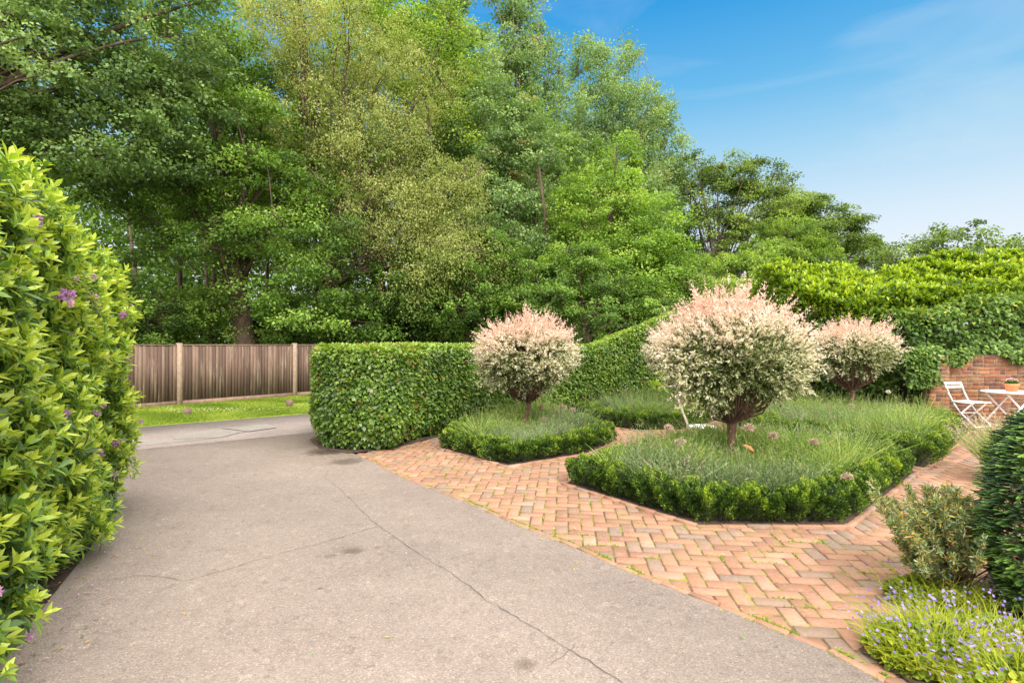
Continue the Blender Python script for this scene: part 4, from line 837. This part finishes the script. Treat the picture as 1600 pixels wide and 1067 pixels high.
# table
tb = P(1577, 611, 10.25); TL = (tb[0], 10.25, .066)
tbl = empty('bistro_table', TL, 'white folding bistro table with crossed legs by the brick wall', 'table')
zt = tb[2]-.066; mb = MB(); mb.lathe((0, 0, 0), [(.001, zt), (.41, zt), (.42, zt-.008), (.42, zt-.022), (.405, zt-.028), (.001, zt-.028)], 40); local(mb, TL, 0).build('tabletop', WHITE, tbl)
for s in (-1, 1):
    for f in (-1, 1):
        mb = MB(); beam(mb, (-.27*f, s*.2+f*.012, zt-.03), (.34*f, s*.2+f*.012, 0), .014, .034); local(mb, TL, .12).build('leg', WHITE, tbl)
for x_, z_ in ((.32, .02), (-.32, .02), (.035, zt/2)): mb = MB(); mb.tube([(x_, -.2, z_), (x_, .2, z_)], .008, 6); local(mb, TL, .12).build('stretcher', WHITE, tbl)
# pot plant on the table
PT = (tb[0]-.0, 10.2, tb[2]+.001); pot = empty('flower_pot', PT, 'small terracotta pot with a low green plant on the white table', 'pot')
mb = MB(); mb.lathe(PT, [(.001, 0), (.083, 0), (.1, .1), (.112, .1), (.115, .145), (.1, .145), (.095, .12), (.001, .12)], 28); mb.build('pot', TERRA, pot, smooth=False)
m = 500; dd = unit(m); dd[:, 2] = np.abs(dd[:, 2]); V, F = leaves(np.array(PT)+np.array((0, 0, .14))+dd*np.array((.09, .09, .07))*rng.random((m, 1))**.4, dd, unit(m), .03, .016); put('plant', V, F, L_IVY, pot, .3+.5*rng.random(m))
m = 60; dd = unit(m); dd[:, 2] = np.abs(dd[:, 2])+.5; dd = nrm(dd); V, F = leaves(np.array(PT)+np.array((0, 0, .15))+dd*.09, dd, unit(m), .022, .018); put('blossom', V, F, L_MAUVE, pot, np.full(m, .95))
# shrub peeping over the wall foot
# ================================================================ TREES
def tree(name, label, base, blobs, mat, trunk_r, n_leaf, L, W, bark=BARK, rc=.6, flat=.55, droop=0., limbs=26, seed=0, fork=.25, toneb=.45, tonev=.14, upl=.5, tw=.02, clumpk=1.0, group='trees behind the fence', trunk_top=None, cat='tree', leafdir=.3, strand=0, shell=.5):
    """blobs: (x, y, z, rx, ry, rz); clumps of leaves scattered through them, limbs reach the clumps"""
    global rng
    keep_rng = rng; rng = np.random.default_rng(seed+1000)
    base = np.array((base[0], base[1], 0.)); o = empty(name, base, label, cat, group)
    B = np.array(blobs, float); vol = (B[:, 3]*B[:, 4]*B[:, 5])**(2/3); share = vol/vol.sum()
    nc = int(clumpk*sum(4*pi*(b[3]*b[4]*b[5])**(2/3) for b in B)/(pi*rc*rc)*1.5); bi = rng.choice(len(B), nc, p=share)
    dv = unit(nc); rr = (shell+(1-shell)*rng.random(nc)**.6)[:, None]; C = B[bi, :3]+dv*rr*B[bi, 3:6]*(1+.15*rng.normal(size=(nc, 1))*.6)
    C = C[C[:, 2] > .3]; nc = len(C)
    cen = (B[:, :3]*share[:, None]).sum(0); outv = nrm((C-np.array((cen[0], cen[1], 0)))*np.array((1, 1, .0))+1e-6)
    # limbs
    ztop = trunk_top or (B[:, 2]+B[:, 5]*.6).max(); topb = B[np.argmax(B[:, 2]+B[:, 5])]; T0 = base; T2 = np.array((topb[0], topb[1], ztop))
    def spine(t): 
        t = np.asarray(t)[..., None]; m_ = lerp(T0, T2, .5)*np.array((1, 1, 1))+np.array((base[0]-topb[0], base[1]-topb[1], 0))*.3; return (1-t)**2*T0+2*t*(1-t)*m_+t*t*T2
    mb = MB(); ts = np.linspace(0, 1, 14); wob = np.c_[.12*np.sin(ts*7+seed), .12*np.cos(ts*6+seed), ts*0]*(ts*(1-ts)*4)[:, None]; sp = spine(ts)+wob*trunk_r*2; rd = trunk_r*(1-ts*.86); rd[0] *= 1.35; mb.tube(sp, rd, 10)
    ends_ = C[rng.permutation(nc)[:limbs]]; nodes = [sp[5:]]
    for q in ends_:
        tt = np.clip((q[2]*(.35+.3*rng.random()))/ztop, fork*.8, .93); a = spine(tt); ln = np.linalg.norm(q-a); s1 = np.linspace(0, 1, 7)[:, None]
        m_ = lerp(a, q, .5)+np.array((0, 0, .16*ln*(1 if not droop else 1.4)))+unit(1)[0]*.13*ln; crv = (1-s1)**2*a+2*s1*(1-s1)*m_+s1**2*q+np.sin(s1*5+q[0])*.02*ln
        r0 = min(trunk_r*.4, .011*ln+.015)*(1-.3*tt)*(.6+.6*rng.random()); mb.tube(crv, r0*(1-.8*s1[:, 0]), 6, cap=False); nodes.append(crv[2:])
    nodes = np.concatenate(nodes); sub = C[rng.permutation(nc)[:min(nc, 260)]]
    for q in sub:
        dd = np.linalg.norm(nodes-q, axis=1)+.6*np.clip(nodes[:, 2]-q[2], 0, 9); a = nodes[np.argmin(dd)]; ln = np.linalg.norm(q-a)
        mb.tube([a, lerp(a, q, .5)+np.array((0, 0, .08*ln)), q+outv[0]*0], [tw*.9, tw*.6, tw*.25], 4, cap=False)
    mb.build('trunk', bark, o, smooth=True)
    # leaves
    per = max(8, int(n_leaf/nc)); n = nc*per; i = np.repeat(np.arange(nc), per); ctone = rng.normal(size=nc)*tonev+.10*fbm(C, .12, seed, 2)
    rcs = rc*(.6+.8*rng.random(nc)); g = rng.normal(size=(n, 3)); g = nrm(g)*(rng.random((n, 1))**.42); hor = g[:, :2]*rcs[i][:, None]; vz = g[:, 2]*rcs[i]*flat
    rad_ = np.linalg.norm(g[:, :2], axis=1)
    Pp = C[i]+np.c_[hor, vz-droop*(rad_**1.6)*rcs[i]]
    fine = fbm(Pp, 1.3/rc*.6, seed+9, 2); keepm = fine > -.28; Pp, i, g = Pp[keepm], i[keepm], g[keepm]; n = len(Pp)
    if strand:
        sj = rng.random(n) < strand; Pp[sj, 2] -= rng.random(sj.sum())*rcs[i[sj]]*1.6; Pp[sj, :2] = C[i[sj], :2]+(np.round((Pp[sj, :2]-C[i[sj], :2])/.22)*.22)+rng.normal(size=(sj.sum(), 2))*.035
    Pp[:, 2] = np.maximum(Pp[:, 2], .05)
    D = nrm(np.c_[g[:, :2], np.full(n, -leafdir)]+unit(n)*.7); Ln = nrm(np.tile((0, 0, upl*2), (n, 1))+unit(n)*.8+np.c_[outv[i][:, :2], np.zeros(n)]*.4)
    sz = L*(.7+.6*rng.random(n)); V, F = leaves(Pp, D, Ln, sz, sz*W/L, .2)
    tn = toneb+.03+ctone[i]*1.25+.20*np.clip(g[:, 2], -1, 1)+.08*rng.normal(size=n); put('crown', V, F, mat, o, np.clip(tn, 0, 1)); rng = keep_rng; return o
def B(px, py, d, rx, ry, rd=None):
    p = P(px, py, d); k = d/FPX; return (p[0], p[1], p[2], rx*k, (rd if rd else rx*k), ry*k)
T = TREE
# near lime tree whose boughs fill the top left
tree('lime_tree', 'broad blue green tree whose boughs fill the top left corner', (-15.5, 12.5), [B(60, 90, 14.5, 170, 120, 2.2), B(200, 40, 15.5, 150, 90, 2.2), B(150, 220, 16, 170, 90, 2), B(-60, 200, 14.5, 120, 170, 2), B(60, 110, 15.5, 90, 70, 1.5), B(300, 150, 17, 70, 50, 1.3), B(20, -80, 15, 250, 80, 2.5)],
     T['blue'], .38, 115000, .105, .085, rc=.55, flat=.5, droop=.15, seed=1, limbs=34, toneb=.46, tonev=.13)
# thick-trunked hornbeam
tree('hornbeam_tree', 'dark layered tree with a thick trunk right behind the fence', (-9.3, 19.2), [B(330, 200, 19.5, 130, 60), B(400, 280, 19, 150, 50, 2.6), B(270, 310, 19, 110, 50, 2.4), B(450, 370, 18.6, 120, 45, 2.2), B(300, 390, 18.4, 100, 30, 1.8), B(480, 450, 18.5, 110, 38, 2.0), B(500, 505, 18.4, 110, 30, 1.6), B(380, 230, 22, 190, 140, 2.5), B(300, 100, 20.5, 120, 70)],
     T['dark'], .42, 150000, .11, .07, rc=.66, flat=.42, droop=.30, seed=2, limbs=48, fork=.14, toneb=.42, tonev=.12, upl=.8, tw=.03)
# golden drooping tree
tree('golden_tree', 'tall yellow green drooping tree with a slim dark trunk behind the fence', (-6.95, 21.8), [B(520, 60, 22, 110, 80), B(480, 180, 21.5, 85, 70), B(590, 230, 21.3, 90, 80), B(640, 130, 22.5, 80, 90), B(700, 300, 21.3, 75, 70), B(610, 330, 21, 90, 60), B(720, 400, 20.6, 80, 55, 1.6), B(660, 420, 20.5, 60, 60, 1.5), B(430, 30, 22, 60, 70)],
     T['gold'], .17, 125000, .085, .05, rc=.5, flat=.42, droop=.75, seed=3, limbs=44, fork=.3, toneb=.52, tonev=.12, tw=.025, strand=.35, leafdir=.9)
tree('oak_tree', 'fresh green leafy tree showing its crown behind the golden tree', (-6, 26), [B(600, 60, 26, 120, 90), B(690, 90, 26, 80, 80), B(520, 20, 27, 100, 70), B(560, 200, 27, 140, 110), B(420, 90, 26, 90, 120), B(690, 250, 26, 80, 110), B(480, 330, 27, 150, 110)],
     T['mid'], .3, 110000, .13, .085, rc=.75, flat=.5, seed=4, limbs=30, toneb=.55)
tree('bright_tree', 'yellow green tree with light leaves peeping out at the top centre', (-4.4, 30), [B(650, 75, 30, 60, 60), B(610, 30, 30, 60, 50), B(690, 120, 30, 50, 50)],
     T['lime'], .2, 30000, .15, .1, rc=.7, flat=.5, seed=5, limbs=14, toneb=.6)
# poplars
def poplar(px, d, top, w_, low, seed, lab, base_px=None, n=60000, tb=.5):
    n = int(n*1.45)
    bl = []; y = top; 
    ys = np.linspace(top+w_*.5, low, 6)
    for j, yy in enumerate(ys): bl.append(B(px+(j % 2-.5)*w_*.35, yy, d, w_*(.42+.15*j), (low-top)/9+16))
    bx = P(base_px or px, 538, d); tree('poplar_tree', lab, (bx[0], d), bl, T['pop'], .2, n, .145, .10, bark=BARK2, rc=.62, flat=.95, droop=-.25, seed=seed, limbs=30, toneb=tb, tonev=.10, upl=.2, tw=.035, leafdir=-.3, trunk_top=P(px, top+w_*1.6, d)[2], group='tall poplars behind the garden')
poplar(725, 31, -20, 75, 420, 11, 'tall grey green poplar left of the blue sky, nearest the golden tree', n=80000)
poplar(805, 33, -60, 74, 430, 12, 'tallest poplar with its top cut by the photo edge beside the blue sky', n=80000)
poplar(862, 34, 70, 92, 450, 13, 'grey green poplar below the notch in the skyline', n=60000)
poplar(935, 36, 72, 84, 440, 14, 'bushy poplar with brownish tip rising behind the bright green tree', n=70000)
poplar(990, 38, 80, 72, 430, 15, 'open topped poplar with dark twigs against the sky', n=55000)
poplar(1040, 40, 165, 54, 430, 16, 'rightmost and lowest poplar on the slope of the skyline', n=45000)
# bright green maple
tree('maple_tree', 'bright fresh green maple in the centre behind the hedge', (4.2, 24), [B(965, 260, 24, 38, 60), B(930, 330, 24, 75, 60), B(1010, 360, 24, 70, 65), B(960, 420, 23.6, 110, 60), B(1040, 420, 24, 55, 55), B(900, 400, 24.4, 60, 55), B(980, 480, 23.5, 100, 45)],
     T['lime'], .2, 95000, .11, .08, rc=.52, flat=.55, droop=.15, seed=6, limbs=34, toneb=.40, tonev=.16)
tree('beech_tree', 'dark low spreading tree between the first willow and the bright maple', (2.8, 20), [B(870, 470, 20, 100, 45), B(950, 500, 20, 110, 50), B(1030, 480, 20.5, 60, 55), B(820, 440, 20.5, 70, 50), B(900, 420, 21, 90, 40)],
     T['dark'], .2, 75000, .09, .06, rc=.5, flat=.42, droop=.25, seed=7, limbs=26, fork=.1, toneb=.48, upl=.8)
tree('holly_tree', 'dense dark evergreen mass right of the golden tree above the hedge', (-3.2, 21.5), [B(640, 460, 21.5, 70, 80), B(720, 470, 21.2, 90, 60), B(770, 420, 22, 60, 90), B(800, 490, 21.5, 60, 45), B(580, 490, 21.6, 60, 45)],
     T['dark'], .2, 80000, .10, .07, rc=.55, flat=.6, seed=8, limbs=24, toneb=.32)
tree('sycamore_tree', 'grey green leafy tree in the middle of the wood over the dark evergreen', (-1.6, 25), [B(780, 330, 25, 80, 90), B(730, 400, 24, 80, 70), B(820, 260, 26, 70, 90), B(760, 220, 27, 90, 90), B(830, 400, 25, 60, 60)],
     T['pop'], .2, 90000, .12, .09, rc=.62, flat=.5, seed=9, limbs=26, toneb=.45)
# right-hand distance
tree('ash_tree', 'open branched ash with visible pale limbs right of the poplars', (15, 38), [B(1110, 300, 38, 45, 45), B(1150, 275, 38, 45, 28), B(1200, 290, 38, 42, 28), B(1170, 330, 38, 60, 40), B(1120, 370, 38, 55, 50), B(1190, 375, 38, 40, 40), B(1085, 265, 38, 30, 25), B(1225, 320, 38, 30, 25)],
     T['ash'], .26, 52000, .15, .10, bark=BARK2, rc=.7, flat=.5, seed=21, limbs=46, toneb=.5, tw=.05, fork=.1, group='trees on the right skyline')
tree('round_tree', 'pale green rounded tree between the ash and the laurel hedge', (17.5, 34), [B(1230, 370, 34, 58, 34), B(1200, 410, 33, 70, 36), B(1270, 400, 34, 55, 36), B(1140, 430, 33, 70, 40)],
     T['mid'], .2, 60000, .13, .08, rc=.6, flat=.5, droop=.4, seed=22, limbs=16, toneb=.55, group='trees on the right skyline')
tree('skyline_tree', 'dark rounded tree lowest on the right skyline above the laurel', (24, 42), [B(1275, 335, 42, 34, 28), B(1300, 365, 42, 48, 36), B(1345, 395, 42, 36, 28), B(1250, 380, 42, 60, 40), B(1240, 325, 42, 34, 24)],
     T['ash'], .25, 60000, .17, .11, rc=.8, flat=.5, seed=23, limbs=30, toneb=.42, group='trees on the right skyline')
tree('birch_sapling', 'young birch with light hanging leaves behind the largest willow', (7.7, 16.5), [B(1200, 420, 16.5, 28, 35), B(1190, 455, 16.5, 45, 25), B(1225, 450, 16.5, 38, 28)],
     T['mid'], .04, 5200, .075, .055, rc=.28, flat=.9, seed=24, limbs=14, toneb=.6, tw=.008, group='shrubs above the right hedge')
tree('elder_shrub', 'dark loose shrub on the skyline above the laurel hedge', (12.5, 16), [B(1440, 400, 16, 60, 28), B(1500, 385, 16, 55, 32), B(1560, 395, 16, 55, 28), B(1400, 410, 17, 40, 24), B(1620, 410, 16, 60, 30)],
     T['ash'], .07, 15000, .085, .06, rc=.35, flat=.5, seed=25, limbs=26, toneb=.35, tw=.012, group='shrubs above the right hedge', cat='shrub')
# undergrowth along the back of the fence
for k, (px, py, d, rx, ry, mt, tb_, lab) in enumerate((
    (230, 490, 17.5, 80, 60, 'mid', .30, 'yellowish green bramble thicket over the fence at the left'),
    (330, 500, 19.5, 70, 50, 'mid', .28, 'olive green thicket left of the thick trunk'),
    (440, 515, 20.5, 60, 32, 'dark', .35, 'dark low shrub right of the thick trunk behind the fence'),
    (560, 500, 22, 60, 45, 'dark', .3, 'dark green shrub under the golden tree'),
    (680, 520, 22.5, 70, 30, 'dark', .25, 'very dark shrub above the middle of the hedge'),
    (1080, 480, 23, 60, 50, 'ash', .4, 'shrub filling the gap behind the sloping hedge'),
    (1140, 470, 21, 60, 30, 'mid', .45, 'light green bush behind the largest willow'),
    (120, 470, 16.5, 90, 80, 'dark', .35, 'dark shrub behind the rhododendron at the left'))):
    b = P(px, py, d); kx = d/FPX
    tree('wild_shrub', lab, (b[0], d), [B(px, py, d, rx, ry), (b[0], d, .9, rx*kx*1.1, 1.4, .9)], T[mt], .07, 34000, .085, .06, rc=.45, flat=.6, seed=40+k, limbs=16, toneb=tb_, group='wild shrubs behind the fence', cat='shrub')
# deep woodland that closes the gaps
rng = np.random.default_rng(99)
n = 190000; x = rng.uniform(-48, 14, n); y = rng.uniform(29, 43, n)+np.clip(x, 0, 50)*.2
top = np.clip(15.5+2.5*fbm(np.c_[x, x*0, x*0], .06, 77, 2)-np.clip(x+1, 0, 30)*.75, 4, 20); z = top*rng.random(n)**1.05
cl = fbm(np.c_[x, y, z], .22, 78, 3); km = cl > -.22-.5*(z < 6); Pp = np.c_[x, y, z][km]; n = len(Pp)
V, F = leaves(Pp, nrm(unit(n)+np.array((0, 0, -.2))), nrm(unit(n)*.8+np.array((0, 0, 1.))), .30+.16*rng.random(n), .2)
o = put('woodland', V, F, T['dark'], tone=np.clip(.42+.2*cl[km]+.16*rng.normal(size=n), 0, 1)); tag(o, 'dense far woodland seen as one mass between the nearer trees', 'woodland', kind='stuff')
mbt = MB()
for q in range(26):
    a = np.array((rng.uniform(-34, 8), rng.uniform(23.5, 31))); hh = rng.uniform(7, 12); mbt.tube([(a[0], a[1], 0), (a[0]+rng.normal()*.3, a[1], hh*.5), (a[0]+rng.normal()*.6, a[1], hh)], [.13, .10, .04], 6)
tr_ = mbt.build('tree_stems', BARK, o)
